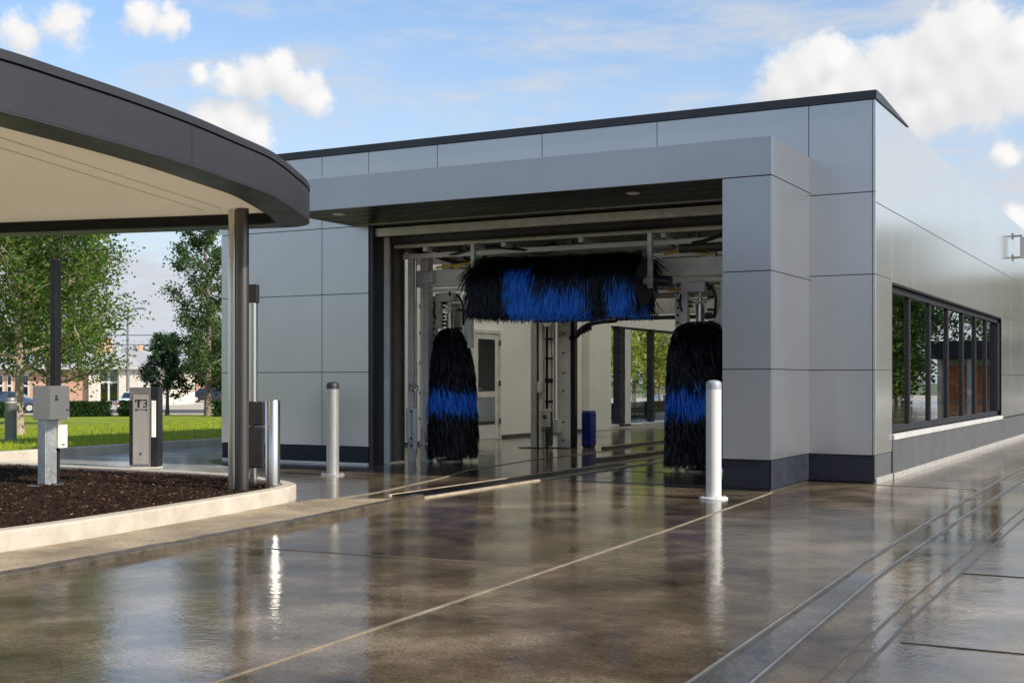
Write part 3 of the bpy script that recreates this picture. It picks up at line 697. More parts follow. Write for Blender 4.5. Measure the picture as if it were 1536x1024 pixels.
# ticket kiosk: steel pedestal with black emblem
t = thing('pay_kiosk', 'narrow brushed steel kiosk pedestal with black emblem standing behind the mulch bed', 'kiosk', (-9.40,-2.13,0), R(28))
MB().box(-.17,.20,-.12,.14,.012,.035).build('base', M['steel_dull'], t)
MB().box(-.185,.10,-.11,.13,.035,1.12).build('housing', M['kiosk_body'], t, bevel=.006)
MB().box(.101,.205,-.10,.12,.035,1.12).build('side_housing', M['blackmetal'], t, bevel=.006)
fp_ = MB().box(-.135,.075,-.119,-.111,.07,1.02).build('front_plate', M['kiosk_plate'], t, bevel=.003)
MB().box(-.185,-.142,-.118,-.111,.07,.94).build('side_trim', M['blackmetal'], t)
MB().box(-.142,-.137,-.121,-.111,.07,.94).build('trim_strip', M['steel'], t)
MB().box(.115,.175,-.113,-.101,.44,.94).build('handle_strip', M['alu'], t, bevel=.004)
k = MB()   # the mark: a worn "T3" over a line with two dots
y0, y1 = -.1215, -.1192
k.box(-.105,-.01,y0,y1,.935,.955); k.box(-.072,-.042,y0,y1,.845,.936); k.box(-.108,-.092,y0,y1,.915,.936)
k.box(.0,.055,y0,y1,.938,.955); k.box(.012,.050,y0,y1,.893,.908); k.box(.0,.055,y0,y1,.848,.864); k.box(.045,.060,y0,y1,.864,.938)
k.box(-.085,.045,y0,y1,.812,.822)
for x in (-.09,.05): k.cyl((x,y0,.812),(x,y1,.812),.015,n=14)
k.build('emblem', M['black'], fp_)
MB().cyl((-.03,-.124,.215),(-.03,-.119,.215),.018,n=16).build('lock', M['rail_dark'], fp_, smooth=True)

# ------------------------------------------------------------------ wash gantries
rg = random.Random(21)
GA = thing('wash_gantry', 'steel wash gantry just inside the opening, spanning above the side brushes', 'wash gantry')
k = MB(); k.box(-7.06,-6.97,.86,.95,0,3.22); each(k, 'rail', M['alu'], GA, bevel=.004)
k = MB(); k.box(-6.90,-6.76,.95,1.09,0,3.22); each(k, 'post', M['steel_dull'], GA, bevel=.006)
k = MB(); k.cyl((-6.935,.88,.1),(-6.935,.88,3.2),.012,n=8); k.cyl((-6.955,.93,.1),(-6.955,.93,3.2),.010,n=8); each(k, 'guide_rod', M['steel'], GA, smooth=True)
k = MB()   # c shaped latch bracket
k.box(-7.06,-6.985,.80,.855,.32,.80); k.box(-6.984,-6.88,.81,.85,.72,.80); k.box(-6.984,-6.88,.81,.85,.32,.40); k.box(-6.93,-6.885,.80,.855,.18,.318); k.box(-6.93,-6.885,.80,.855,.401,.719)
k.build('latch_bracket', M['frame_white'], GA, bevel=.006)
k = MB()
for z in (.36,.76,.25): k.cyl((-6.95,.81,z),(-6.95,.785,z),.022,n=12)
k.cyl((-6.93,.86,1.06),(-6.93,.86,1.14),.05,n=12); k.box(-6.99,-6.87,.83,.86,1.08,1.11); k.box(-6.99,-6.975,.80,.83,1.08,1.17); k.box(-6.90,-6.885,.80,.83,1.08,1.17)
each(k, 'bolt', M['steel'], GA, smooth=True)
bm_ = MB().box(-7.02,-1.36,1.0,1.16,2.61,2.86).build('cross_beam', M['alu'], GA, bevel=.01)
k = MB(); k.box(-7.03,-6.93,.994,.999,2.63,2.845)
for z in (2.66,2.72,2.77,2.82): k.cyl((-6.965,.993,z),(-6.965,.985,z),.012,n=10)
k.build('end_plate', M['alu'], bm_)
k = MB(); k.box(-6.9,-1.36,1.03,1.10,2.535,2.585); k.build('trolley_rail', M['alu'], GA, bevel=.005)
k = MB(); k.box(-1.80,-1.66,.95,1.09,0,3.22); each(k, 'post', M['steel_dull'], GA, bevel=.006)
# upper frame of rails, hoses and rungs
up = MB(); up.box(-7.1,-1.36,.78,.86,3.02,3.09); up.box(-7.1,-1.36,.55,.63,3.16,3.22); each(up, 'upper_rail', M['alu'], GA, bevel=.004)
up = MB(); up.box(-6.4,-3.0,1.3,1.42,2.98,3.08); up.box(-7.0,-1.36,1.55,1.66,3.18,3.3); each(up, 'rear_rail', M['steel_dull'], GA, bevel=.004)
up = MB()
for x in (-6.6,-5.3,-4.1,-2.9,-1.9): up.box(x,x+.07,.55,1.66,3.092,3.155)
for x in (-6.55,-2.45): up.box(x,x+.14,1.01,1.12,2.852,3.015)
each(up, 'hanger', M['alu'], GA, bevel=.004)
up = MB()
for j in range(26):
    x = rg.uniform(-6.9,-1.5); z = rg.choice((3.095,3.225)); y = .70 if z < 3.1 else .59
    s = rg.uniform(.015,.035); up.box(x,x+s*1.6,y-s,y+s,z,z+s*1.4)
each(up, 'fitting', M['rail_dark'], GA)
def hose(pts, r, m, name='hose', parent=GA):
    P = [Vector(p) for p in pts]; o2 = []
    for i in range(len(P)-1):
        p0 = P[max(i-1,0)]; p1=P[i]; p2=P[i+1]; p3=P[min(i+2,len(P)-1)]
        for j in range(6):
            t=j/6; o2.append(.5*((2*p1)+(p2-p0)*t+(2*p0-5*p1+4*p2-p3)*t*t+(3*p1-p0-3*p2+p3)*t**3))
    o2.append(P[-1]); return MB().tube(o2, r, 8).build(name, M[m], parent, smooth=True)
hose([(-6.85,.95,3.12),(-6.2,1.0,2.94),(-5.6,1.0,2.98),(-4.9,1.1,2.90)], .03, 'black')
hose([(-6.7,.9,3.2),(-6.3,.8,3.05),(-5.7,.75,3.13),(-5.0,.8,3.05)], .022, 'black')
hose([(-6.3,.93,2.90),(-6.0,.93,2.93),(-5.7,.95,2.91),(-5.45,.96,2.89)], .018, 'yellow')
hose([(-6.6,.93,2.88),(-6.4,.9,2.90),(-6.2,.93,2.87)], .016, 'yellow')
hose([(-3.0,.95,2.91),(-2.7,.9,2.94),(-2.4,.95,2.89)], .018, 'yellow')
hose([(-3.0,.9,3.14),(-2.5,.8,3.03),(-2.0,.8,3.12),(-1.5,.9,3.02)], .03, 'black')
k = MB(); k.cyl((-2.75,.86,2.97),(-1.95,.86,2.97),.065,n=16); k.build('drive_tube', M['rail_dark'], GA, smooth=True)
k = MB(); k.cyl((-1.95,.86,2.97),(-1.75,.86,2.97),.095,n=16); k.box(-2.05,-1.97,.78,.94,2.88,3.06); k.build('drive_motor', M['blackmetal'], GA, smooth=True)
k = MB(); k.box(-3.05,-1.6,1.165,1.20,2.43,2.46); k.build('spray_pipe', M['yellow'], GA, bevel=.006)
k = MB(); k.box(-6.25,-5.6,1.165,1.20,2.45,2.48); k.build('spray_pipe', M['yellow'], GA, bevel=.006)
# brush hangers: yoke, knuckle and plates above each side brush
for cx, cy in ((-6.60,1.32),(-2.58,1.12)):
    k = MB(); k.box(cx-.13,cx+.13,cy-.13,cy+.10,2.40,2.533); k.build('slide_block', M['frame_white'], GA, bevel=.01)
    k = MB(); k.box(cx-.23,cx-.14,cy-.06,cy+.04,2.0,2.53); k.box(cx+.31,cx+.37,cy-.02,cy+.08,1.7,2.53); each(k, 'side_plate', M['alu'], GA, bevel=.006)
    k = MB(); k.box(cx-.36,cx-.27,cy+.05,cy+.10,1.80,2.50); k.box(cx+.20,cx+.30,cy+.05,cy+.10,1.80,2.50); each(k, 'side_plate', M['alu'], GA, bevel=.005)
    k = MB()
    for j in range(6): k.cyl((cx-.315,cy+.049,1.9+.1*j),(cx-.315,cy+.043,1.9+.1*j),.018,n=10)
    for j in range(9):
        z = 1.98+.055*j; x = cx+rg.choice((-1,1))*rg.uniform(.12,.17); k.box(x-.035,x+.035,cy+.0,cy+.09,z,z+.035)
    each(k, 'fitting', M['blackmetal'], GA, bevel=.004)
    hose([(cx-.2,cy+.02,2.5),(cx-.24,cy-.08,2.25),(cx-.17,cy+.02,2.02)], .016, 'black')
    hose([(cx+.1,cy,2.52),(cx+.26,cy-.08,2.36),(cx+.20,cy+.06,2.05)], .018, 'black')
# arm carrying the top brush
k = MB(); k.box(-3.02,-2.96,.38,.44,2.42,3.15); k.box(-3.02,-2.96,.44,.78,3.095,3.15); k.cyl((-3.04,.41,2.52),(-2.93,.41,2.52),.06,n=16); each(k, 'brush_arm', M['steel_dull'], GA, bevel=.004)
k = MB(); k.box(-5.72,-5.66,.42,.48,2.42,3.15); k.box(-5.72,-5.66,.48,.78,3.095,3.15); each(k, 'brush_arm', M['steel_dull'], GA, bevel=.004)
k = MB(); k.cyl((-2.92,.41,2.52),(-2.70,.41,2.50),.07,n=16); k.build('brush_motor', M['blackmetal'], GA, smooth=True)

# more of the machinery: valve boxes, looped cables, nozzles, clamps, a chain guard
rg = random.Random(5)
k = MB()
for x in (-6.75,-6.2,-5.75,-2.75,-2.3,-1.85): k.box(x,x+rg.uniform(.10,.2),.80,.92,3.23,3.23+rg.uniform(.07,.13))
for x in (-6.82,-2.2): k.box(x,x+.16,.90,.99,2.66,2.82)
each(k, 'valve_box', M['steel_dull'], GA, bevel=.006)
k = MB()
for j in range(14):
    x = -6.85+.40*j
    if -5.75 < x < -2.9: continue
    k.cyl((x,1.06,2.535),(x,1.06,2.47),.018,n=10)
each(k, 'nozzle', M['blackmetal'], GA)
for j in range(7):
    x0 = rg.uniform(-6.9,-2.2); x1 = x0+rg.uniform(.4,.9); y = rg.uniform(.6,1.3); z = rg.uniform(3.0,3.24); sg_ = rg.uniform(.05,.16)
    hose([(x0,y,z),(x0*.7+x1*.3,y+.03,z-sg_*.8),(x0*.3+x1*.7,y-.03,z-sg_),(x1,y,z)], rg.uniform(.010,.020), rg.choice(('black','black','rail_dark','steel_dull')), 'cable')
k = MB(); k.box(-6.86,-6.83,.90,.945,.5,2.6); each(k, 'guide_rod', M['alu'], GA, bevel=.004)
k = MB()
for z in (.25,.62,1.0,1.45,1.9,2.3): k.box(-6.91,-6.755,.93,.949,z,z+.05)
each(k, 'clamp', M['steel_dull'], GA, bevel=.003)
k = MB(); k.box(-6.72,-6.55,1.55,1.62,0,2.4); k.box(-2.35,-2.2,1.45,1.52,1.2,2.55); each(k, 'back_plate', M['steel_dull'], GA, bevel=.006)
k = MB(); k.box(-5.3,-3.2,1.30,1.36,2.86,2.93); k.box(-7.0,-1.4,2.3,2.4,2.92,3.02); k.box(-7.0,-1.4,3.2,3.3,2.75,2.83); each(k, 'upper_rail', M['alu'], GA, bevel=.004)
k = MB(); k.box(-6.95,-6.85,.6,3.4,3.10,3.2); k.box(-1.72,-1.62,.6,3.4,3.10,3.2); k.box(-4.4,-4.32,1.4,3.4,3.03,3.1); each(k, 'upper_rail', M['rail_dark'], GA, bevel=.004)

GB = thing('rear_gantry', 'second steel gantry deeper in the tunnel, beside the blue tank', 'wash gantry')
k = MB(); k.box(-7.34,-7.22,5.36,5.52,0,3.5); each(k, 'post', M['steel_dull'], GB, bevel=.006)
k = MB(); k.box(-7.216,-7.19,5.38,5.50,0,3.5); k.build('post_trim', M['black'], GB)
k = MB(); k.box(-7.185,-7.11,5.38,5.50,0,3.5); k.box(-7.02,-6.97,5.44,5.52,0,3.4); each(k, 'rail', M['alu'], GB, bevel=.004)
k = MB(); k.box(-6.90,-6.64,5.56,5.72,0,3.4); wpo = k.build('wide_post', M['alu'], GB, bevel=.006)
k = MB()
for z in (.12,.45,1.02,1.34,1.7,2.05,2.25): k.box(-6.79,-6.75,5.552,5.559,z,z+.03)
k.build('slot', M['backing'], wpo)
k = MB(); k.box(-6.635,-6.56,5.58,5.70,.0,2.3); k.box(-7.08,-7.05,5.45,5.50,0,2.3); k.box(-6.96,-6.93,5.5,5.55,.3,2.3); each(k, 'cable_duct', M['black'], GB)
k = MB(); k.box(-7.5,-7.0,5.2,5.6,.0,.012); k.box(-6.95,-6.6,5.4,5.75,0,.012); each(k, 'base_plate', M['blackmetal'], GB)
k = MB(); k.box(-7.10,-6.93,5.30,5.44,.38,.70); k.build('motor_box', M['steel_dull'], GB, bevel=.012)
k = MB(); k.cyl((-7.015,5.29,.56),(-7.015,5.28,.56),.04,n=14); k.box(-7.10,-6.92,5.33,5.40,.30,.34); k.cyl((-6.94,5.38,.05),(-6.94,5.38,.66),.03,n=10); k.box(-7.0,-6.92,5.36,5.44,.05,.24); each(k, 'fitting', M['rail_dark'], GB, bevel=.004)
k = MB(); k.box(-7.2,-1.4,5.30,5.44,2.36,2.62); k.build('cross_beam', M['steel_dull'], GB, bevel=.008)
k = MB(); k.box(-7.2,-1.4,5.24,5.295,2.26,2.33); k.build('cable_tray', M['blackmetal'], GB, bevel=.006)
k = MB(); k.box(-7.2,-1.4,5.6,5.72,2.80,2.9); k.box(-7.2,-1.4,5.2,5.3,3.05,3.12); each(k, 'upper_rail', M['rail_dark'], GB, bevel=.006)
hose([(-6.62,5.55,1.98),(-6.45,5.45,2.02),(-6.3,5.35,2.14),(-6.0,5.28,2.24),(-5.6,5.27,2.27)], .045, 'black', 'arm_hose', GB)
k = MB()
for j in range(7): k.box(-6.58+.06*j,-6.54+.06*j,5.42,5.50,1.96+.025*j,2.02+.03*j)
each(k, 'fitting', M['blackmetal'], GB, bevel=.003)
k = MB(); k.cyl((-7.03,5.5,.7),(-7.03,5.5,2.9),.018,n=8); k.cyl((-6.93,5.46,.3),(-6.93,5.46,2.9),.022,n=8); k.cyl((-6.985,5.4,.7),(-6.985,5.4,2.2),.012,n=8); each(k, 'guide_rod', M['alu'], GB)
k = MB()
for z in (.82,1.18,1.22,1.6,1.95): k.box(-7.06,-6.91,5.38,5.42,z,z+.035)
each(k, 'clamp', M['blackmetal'], GB, bevel=.003)
k = MB(); k.box(-6.92,-6.80,5.42,5.55,.28,.52); k.box(-7.18,-7.09,5.30,5.37,1.0,1.2); each(k, 'valve_box', M['alu'], GB, bevel=.006)
k = MB(); k.cyl((-6.95,5.25,2.30),(-6.95,5.35,2.30),.11,n=18); k.build('pulley', M['alu'], GB, smooth=True)
k = MB(); k.box(-1.75,-1.5,5.36,5.52,0,3.5); each(k, 'post', M['steel_dull'], GB, bevel=.006)
GC = thing('drying_arch', 'dark steel arch far down the tunnel behind the second gantry', 'wash gantry')
k = MB(); k.box(-1.7,-1.5,11.0,11.2,0,3.2); k.box(-8.6,-8.45,11.0,11.2,3.1,3.6); each(k, 'post', M['rail_dark'], GC)
k = MB(); k.box(-9.6,-1.5,11.0,11.2,2.85,3.15); k.build('cross_beam', M['rail_dark'], GC)

T = thing('blue_tank', 'deep blue plastic tank standing on the floor against the rear gantry post', 'tank', (-6.44,5.92,0), R(-10))
T.scale = (.72,.72,.93)
MB().box(-.13,.15,-.14,.14,.02,.70).build('body', M['bluebin'], T, bevel=.035, seg=3)
MB().box(-.12,.14,-.13,.13,.702,.72).build('lid', M['bluebin'], T, bevel=.01)
k = MB(); k.box(.11,.14,-.148,-.139,.1,.62); k.build('rib', M['bluebin'], T)
k = MB(); k.box(-.10,-.05,-.1,.1,0,.03); k.box(.07,.12,-.1,.1,0,.03); k.build('foot', M['rubber'], T)

# ------------------------------------------------------------------ brushes
def prof(z):
    """outer radius of a standing brush over its height"""
    pts = [(0.02,.40),(.25,.425),(.6,.415),(.95,.395),(1.25,.375),(1.5,.335),(1.7,.28),(1.85,.215),(1.95,.14),(2.02,.07)]
    if z <= pts[0][0]: return pts[0][1]
    for (a,ra),(b,rb) in zip(pts,pts[1:]):
        if z <= b: return ra+(rb-ra)*(z-a)/(b-a)
    return .06
def strip(mb, path, w, side):
    """tapering flat bristle along path"""
    n = len(path); b0 = len(mb.v)
    for i, p in enumerate(path):
        t = i/(n-1); ww = w*(1-.15*t) if t < .72 else w*(1-t)*3.0+.0008
        mb.v.append(tuple(p+side*ww/2)); mb.v.append(tuple(p-side*ww/2))
    for i in range(n-1):
        mb.f.append((b0+2*i,b0+2*i+1,b0+2*i+3,b0+2*i+2)); mb.m.append(0)
def prof2(z):
    """fuller column with a flatter top"""
    pts = [(0.02,.47),(.3,.475),(.7,.455),(1.1,.45),(1.45,.44),(1.7,.41),(1.85,.36),(1.95,.28),(2.02,.14),(2.06,.06)]
    if z <= pts[0][0]: return pts[0][1]
    for (a,ra),(b,rb) in zip(pts,pts[1:]):
        if z <= b: return ra+(rb-ra)*(z-a)/(b-a)
    return .06
def make_side_brush(seed, prof=prof):
    g = random.Random(seed); bk, bl = MB(), MB()
    for k in range(9500):
        zt = g.uniform(.0,1.93) if g.random() < .92 else g.uniform(-.0,.12)
        L = g.uniform(.22,.40); zr = min(2.0, zt+L); zt = max(.03, zt+g.gauss(0,.015))
        a = g.random()*2*PI; tw = g.gauss(0,.14)+.10
        r0 = prof(zr)*.72+.01; r1 = prof(zt)*g.uniform(.93,1.06)
        path = []
        for i in range(5):
            t = i/4; z = zr+(zt-zr)*t; rr = r0+(r1-r0)*(t**.7); rr += .020*math.sin(PI*t)
            aa = a+tw*t; path.append(Vector((rr*math.cos(aa), rr*math.sin(aa), z)))
        tq = g.gauss(0,.6); sd = Vector((-math.sin(a)*math.cos(tq), math.cos(a)*math.cos(tq), math.sin(tq)*.3)) + Vector((math.cos(a),math.sin(a),0))*math.sin(tq)
        blue = .62+g.gauss(0,.035) < zt < .93+g.gauss(0,.05)
        strip(bl if blue else bk, path, g.uniform(.011,.020), sd)
    return bk, bl
def side_brush(label, loc, seed, rz=0, prof=prof):
    t = thing('side_brush', label, 'wash brush', loc, rz, 'standing wash brushes')
    bk, bl = make_side_brush(seed, prof)
    core = MB().lathe((0,0,0),[(.05,.08),(.28,.09)]+[(prof(z)*.66,z) for z in (.3,.7,1.1,1.5,1.75,1.9)]+[(.04,1.97)],24).build('core', M['bristle_black'], t, smooth=True)
    bk.build('bristles', M['bristle_black'], t, fix=False); bl.build('blue_bristles', M['bristle_blue'], t, fix=False)
    sh_ = MB(); sh_.cyl((0,0,1.94),(0,0,2.23),.058,n=24); sh_.cyl((0,0,2.232),(0,0,2.40),.03,n=16); sh_.build('shaft', M['steel'], t, smooth=True)
    c_ = MB(); c_.cyl((0,0,2.25),(0,0,2.275),.085,n=16); c_.cyl((0,0,2.33),(0,0,2.36),.07,n=16); c_.box(-.16,-.02,-.02,.02,2.29,2.315); c_.box(.02,.13,-.02,.02,2.29,2.315); c_.build('coupling', M['steel_dull'], t, bevel=.003)
    MB().lathe((0,0,0),[(.20,0),(.20,.02),(.17,.03),(.06,.04),(.05,.09)],24).build('base_plate', M['steel_dull'], t, smooth=True)
    return t
side_brush('tall black standing brush with blue band, at the left of the tunnel mouth', (-6.60,1.32,0), 5)
side_brush('tall black standing brush with blue band, partly behind the white bollard', (-2.56,1.12,0), 9, R(40), prof2)

tb = thing('top_brush', 'horizontal roller brush with black and bright blue bristles hanging in the opening', 'wash brush', (-4.33,.45,2.50))
g = random.Random(2); bk, bl = MB(), MB(); HLn = 1.20
def is_blue(u, ph):  # upper bristles kept black: shade on the roller's top put into colour
    s = (u+HLn)/(2*HLn)
    e = g.gauss(0,.012)
    if .25+e < s < .40+e and ph > .35: return True
    if .40+e <= s < .74+e*2 and ph > .95+g.gauss(0,.15): return True
    if .86+e < s < .985 and ph > .95+g.gauss(0,.15): return True
    return False
for k in range(13000):
    u = g.uniform(-HLn, HLn); sgn = 1 if g.random() < .66 else -1
    ph0 = g.uniform(-.2,2.35); L = g.uniform(.30,.48); w = g.uniform(.010,.019)
    end = max(0, abs(u)/HLn-.88)/.12
    Rr = .37+.03*g.random(); dx = g.gauss(0,.05)+ (math.copysign(.16*end*g.random(), u))
    path = []; ph = ph0; r_ = Rr*.86; p = Vector((u, -sgn*math.sin(ph)*r_, math.cos(ph)*r_))
    path.append(p.copy()); steps = 5
    for i in range(1,steps+1):
        t = i/steps
        tang = Vector((0, -sgn*math.cos(ph), -math.sin(ph)))
        if ph > 1.45: tang = Vector((0,-sgn*.10*math.cos(min(ph,2.4)-1.4),-1))
        outv = Vector((0,-sgn*math.sin(ph), math.cos(ph)))
        dv = (tang*1.0 + outv*(.34 if ph < 1.3 else .10)).normalized()
        p = p + dv*(L/steps) + Vector((dx/steps,0,0)); path.append(p.copy())
        ph = math.atan2(-sgn*p.y, p.z) if (-sgn*p.y) > 0 else ph+.1
    path = [Vector((q_.x,q_.y,q_.z if q_.z > -.36 else -.36+(q_.z+.36)*.45)) for q_ in path]
    tq = g.gauss(0,.5); sd = Vector((math.cos(tq), math.sin(tq)*.7, .1))
    strip(bl if is_blue(u, ph0) else bk, path, w, sd.normalized())
bk.build('bristles', M['bristle_black'], tb, fix=False); bl.build('blue_bristles', M['bristle_blue'], tb, fix=False)
MB().cyl((-HLn-.04,0,0),(HLn+.04,0,0),.30,n=24).build('core', M['bristle_black'], tb, smooth=True)
MB().cyl((-HLn-.10,0,0.02),(HLn+.10,0,.02),.045,n=16).build('shaft', M['steel_dull'], tb, smooth=True)

# ------------------------------------------------------------------ trees, hedges
def leaf_face(mb, p, s, g):
    a = Vector((g.gauss(0,1),g.gauss(0,1),g.gauss(0,.7))); a.normalize()
    b = a.cross(Vector((g.gauss(0,1),g.gauss(0,1),g.gauss(0,1)))); b.normalize()
    l = s*g.uniform(.7,1.25); w = l*.5
    i = len(mb.v)
    mb.v += [tuple(p-a*l*.5), tuple(p+b*w*.5), tuple(p+a*l*.5), tuple(p-b*w*.5)]
    mb.f.append((i,i+1,i+2,i+3)); mb.m.append(0)
def tree_parts(seed, h, cr, cb, leaves, ls, tr=.09, limbs=16, cone=.0, clump=.5, lean=0, stems=1, top=.55, bush=.0):
    """returns (trunk, crown) mesh builders in local coordinates"""
    g = random.Random(seed); tk, cw = MB(), MB(); tips = []
    for st_ in range(stems):
        ox = (st_-(stems-1)/2)*.25
        tp = [Vector((ox+lean*k/9+g.gauss(0,.035)*k*.25, g.gauss(0,.035)*k*.25, h*.93*k/9)) for k in range(10)]
        tk.tube(tp, [tr*(1.25 if k==0 else 1)*(1-k/9.6) for k in range(10)], 9)
        def at(z):
            f = min(8.99, max(0, z/(h*.93)*9)); i = int(f); return tp[i].lerp(tp[i+1], f-i)
        for q in range(limbs):
            zz = cb+(h*.93-cb)*((q+.3*g.random())/limbs)
            s = (zz-cb)/(h-cb)
            if cone: rad = cr*(1-s*cone)*(.75+.4*g.random())
            else: rad = cr*math.sqrt(max(.05,1-((s-.35)/.72)**2))*(.7+.45*g.random())
            az = q*2.4+g.gauss(0,.3); rise = rad*(.35+.5*s+.25*g.random())
            b0 = at(zz); e = b0+Vector((math.cos(az)*rad, math.sin(az)*rad, rise))
            pts = [b0+(e-b0)*t+Vector((0,0,-.10*rad*math.sin(PI*t)))+Vector((g.gauss(0,.05),g.gauss(0,.05),g.gauss(0,.04)))*rad*t for t in (0,.3,.6,.85,1)]
            r0 = tr*.42*(1-s*.6); tk.tube(pts, [r0,r0*.75,r0*.5,r0*.3,r0*.12], 6)
            for t in (.35,.5,.65,.8,.9,1.0):
                i = min(3,int(t*4)); b1 = pts[i].lerp(pts[i+1], t*4-i) if t < 1 else pts[-1]
                for w_ in range(2):
                    d = Vector((g.gauss(0,1),g.gauss(0,1),g.gauss(.15,.7))).normalized()*rad*g.uniform(.15,.36)
                    tk.tube([b1, b1+d*.55+Vector((0,0,.03)), b1+d], [r0*.22,r0*.15,r0*.06], 4)
                    tips.append((b1, d, max(.12, rad*.22)))
        tips.append((tp[-1], Vector((0,0,h*.06)), cr*.2)); tips.append((tp[-2], Vector((0,0,h*.05)), cr*.25))
    for k in range(leaves):
        b1, d, sp = tips[int(g.random()*len(tips))]
        t = g.random()**.6
        p = b1+d*t*1.08+Vector((g.gauss(0,1),g.gauss(0,1),g.gauss(0,.8)))*sp*clump
        leaf_face(cw, p, ls, g)
    return tk, cw
def tree(name, label, loc, bark, leaf, rz=0, group=None, **kw):
    t = thing(name, label, 'tree', loc, rz, group)
    tk, cw = tree_parts(**kw)
    tk.build('trunk', M[bark], t, smooth=True, fix=False); cw.build('crown', M[leaf], t, fix=False)
    return t
def lz(u,v): return lawn_z(u,v)-.04
G1 = 'trees on the lawn'
tree('young_tree', 'broad green tree with pale trunk nearest the canopy, on the lawn', (-18.8,3.71,lz(-18.8,3.71)), 'bark_pale', 'leaf', 0, G1, seed=4, h=5.9, cr=2.05, cb=1.35, leaves=30000, ls=.100, tr=.11, limbs=32, clump=.60)
tree('young_tree', 'dark forked tree partly behind the pale trunked tree', (-25.5,10.6,lz(-25.5,10.6)), 'bark', 'leaf', 1.0, G1, seed=14, h=5.6, cr=1.9, cb=1.2, leaves=16000, ls=.13, tr=.10, limbs=22, stems=2, clump=.75)
tree('tall_tree', 'tall narrow leafy tree beside the canopy columns at the lawn edge', (-28.5,20.4,lz(-28.5,20.4)), 'bark', 'leaf_mid', .4, G1, seed=31, h=8.9, cr=1.65, cb=1.2, leaves=18000, ls=.125, tr=.13, limbs=34, cone=.62, clump=.55)
tree('evergreen_tree', 'dense dark green tree behind the steel kiosk', (-32.6,22.6,lz(-32.6,22.6)), 'bark', 'leaf_dark', .4, G1, seed=8, h=3.2, cr=1.0, cb=.75, leaves=9500, ls=.115, tr=.08, limbs=26, cone=.7, clump=.55)
tree('small_tree', 'round mid green tree between the dark evergreen and the tall tree', (-31.0,24.0,lz(-31,24.0)), 'bark_pale', 'leaf_mid', 2.1, G1, seed=9, h=3.4, cr=1.0, cb=1.1, leaves=5000, ls=.16, tr=.07, limbs=20, clump=.75)
tree('small_tree', 'low dark tree at the left foot of the tall tree', (-30.4,22.6,lz(-30.4,22.6)), 'bark', 'leaf_dark', 1.1, G1, seed=19, h=2.9, cr=.95, cb=1.0, leaves=4500, ls=.15, tr=.06, limbs=18, clump=.75)
tree('small_tree', 'slanting trunked tree at the right foot of the tall tree', (-27.2,21.9,lz(-27.2,21.9)), 'bark_pale', 'leaf_mid', 1.9, G1, seed=29, h=3.5, cr=1.1, cb=1.1, leaves=5000, ls=.16, tr=.07, limbs=16, lean=.5, clump=.7)
# trees beyond the tunnel glazing
G2 = 'trees seen through the tunnel glazing'
gl = [('yellow green tree seen through the left pane of the tunnel glazing', (-20.2,40.5), 'leaf_yel', 6.6, 2.3, 41), ('pale yellow green tree seen through the right pane of the tunnel glazing', (-19.2,41.4), 'leaf_yel', 6.2, 2.0, 42),
      ('yellow tree seen through the narrow first strip of tunnel glazing', (-18.9,33.2), 'leaf_yel', 5.4, 1.9, 43), ('farther tree behind the glazing, mid green', (-22.4,46.0), 'leaf', 6.8, 2.8, 44), ('farther tree behind the right glazing pane, hazy green', (-20.4,47.0), 'leaf_mid', 6.9, 2.6, 45)]
for la,(x,y),lf,h_,c_,sd in gl:
    tree('garden_tree', la, (x,y,lz(x,y)), 'bark', lf, sd, G2, seed=sd, h=h_, cr=c_, cb=1.2, leaves=6500, ls=.19, tr=.07, limbs=18, clump=.7)

def hedge(label, p0, p1, z, h, w, n, seed, group):
    t = thing('hedge', label, 'hedge', (p0[0],p0[1],z), math.atan2(p1[1]-p0[1],p1[0]-p0[0]), group)
    L = math.hypot(p1[0]-p0[0],p1[1]-p0[1]); g = random.Random(seed); mb = MB()
    core = MB().box(.08,L-.08,-w/2+.07,w/2-.07,0,h-.07).build('stems', M['hedge'], t)
    for k in range(n):
        f = g.random()
        x = g.uniform(0,L); y = g.uniform(-w/2,w/2); zz = g.uniform(0,h)
        if f < .45: y = -w/2+abs(g.gauss(0,.03))
        elif f < .8: zz = h-abs(g.gauss(0,.03))
        elif f < .9: y = w/2
        else: x = g.choice((0,L))+g.gauss(0,.03)
        zz *= 1-.06*g.random(); x += g.gauss(0,.015); y += .05*mnoise.noise(Vector((x*2,zz*3,seed))); zz += .04*mnoise.noise(Vector((x*2.2,y*2,seed+5)))
        leaf_face(mb, Vector((x,y,zz)), .085, g)
    mb.build('foliage', M['hedge'], t, fix=False); return t
def hp(px, t):   # a point on the road-side line, px metres right of the view axis
    return (3.29+FR[0]*px+FF[0]*t, -15.012+FR[1]*px+FF[1]*t)
def hz(p): return lawn_z(*p)-.03
GH = 'clipped hedges along the lawn'
for la,a0,a1,t,sd in (('clipped hedge at the far left, behind the lawn bollard', -20.2,-18.3,47,1),('long clipped hedge between the control post and the white car',-17.35,-15.15,47.5,2),('short clipped hedge between the white car and the steel kiosk',-14.6,-13.4,47.2,3),('clipped hedge at the far right of the lawn, beside the canopy columns',-10.6,-9.9,44.9,4)):
    p0, p1 = hp(a0,t), hp(a1,t); hedge(la, p0, p1, min(hz(p0),hz(p1)), .62, .6, 4200 if a1-a0 > 1 else 2000, sd, GH)
hedge('clipped hedge just outside the tunnel glazing', (-12.75,21.0), (-13.7,30.5), -.02, .52, .7, 9000, 7, GH)

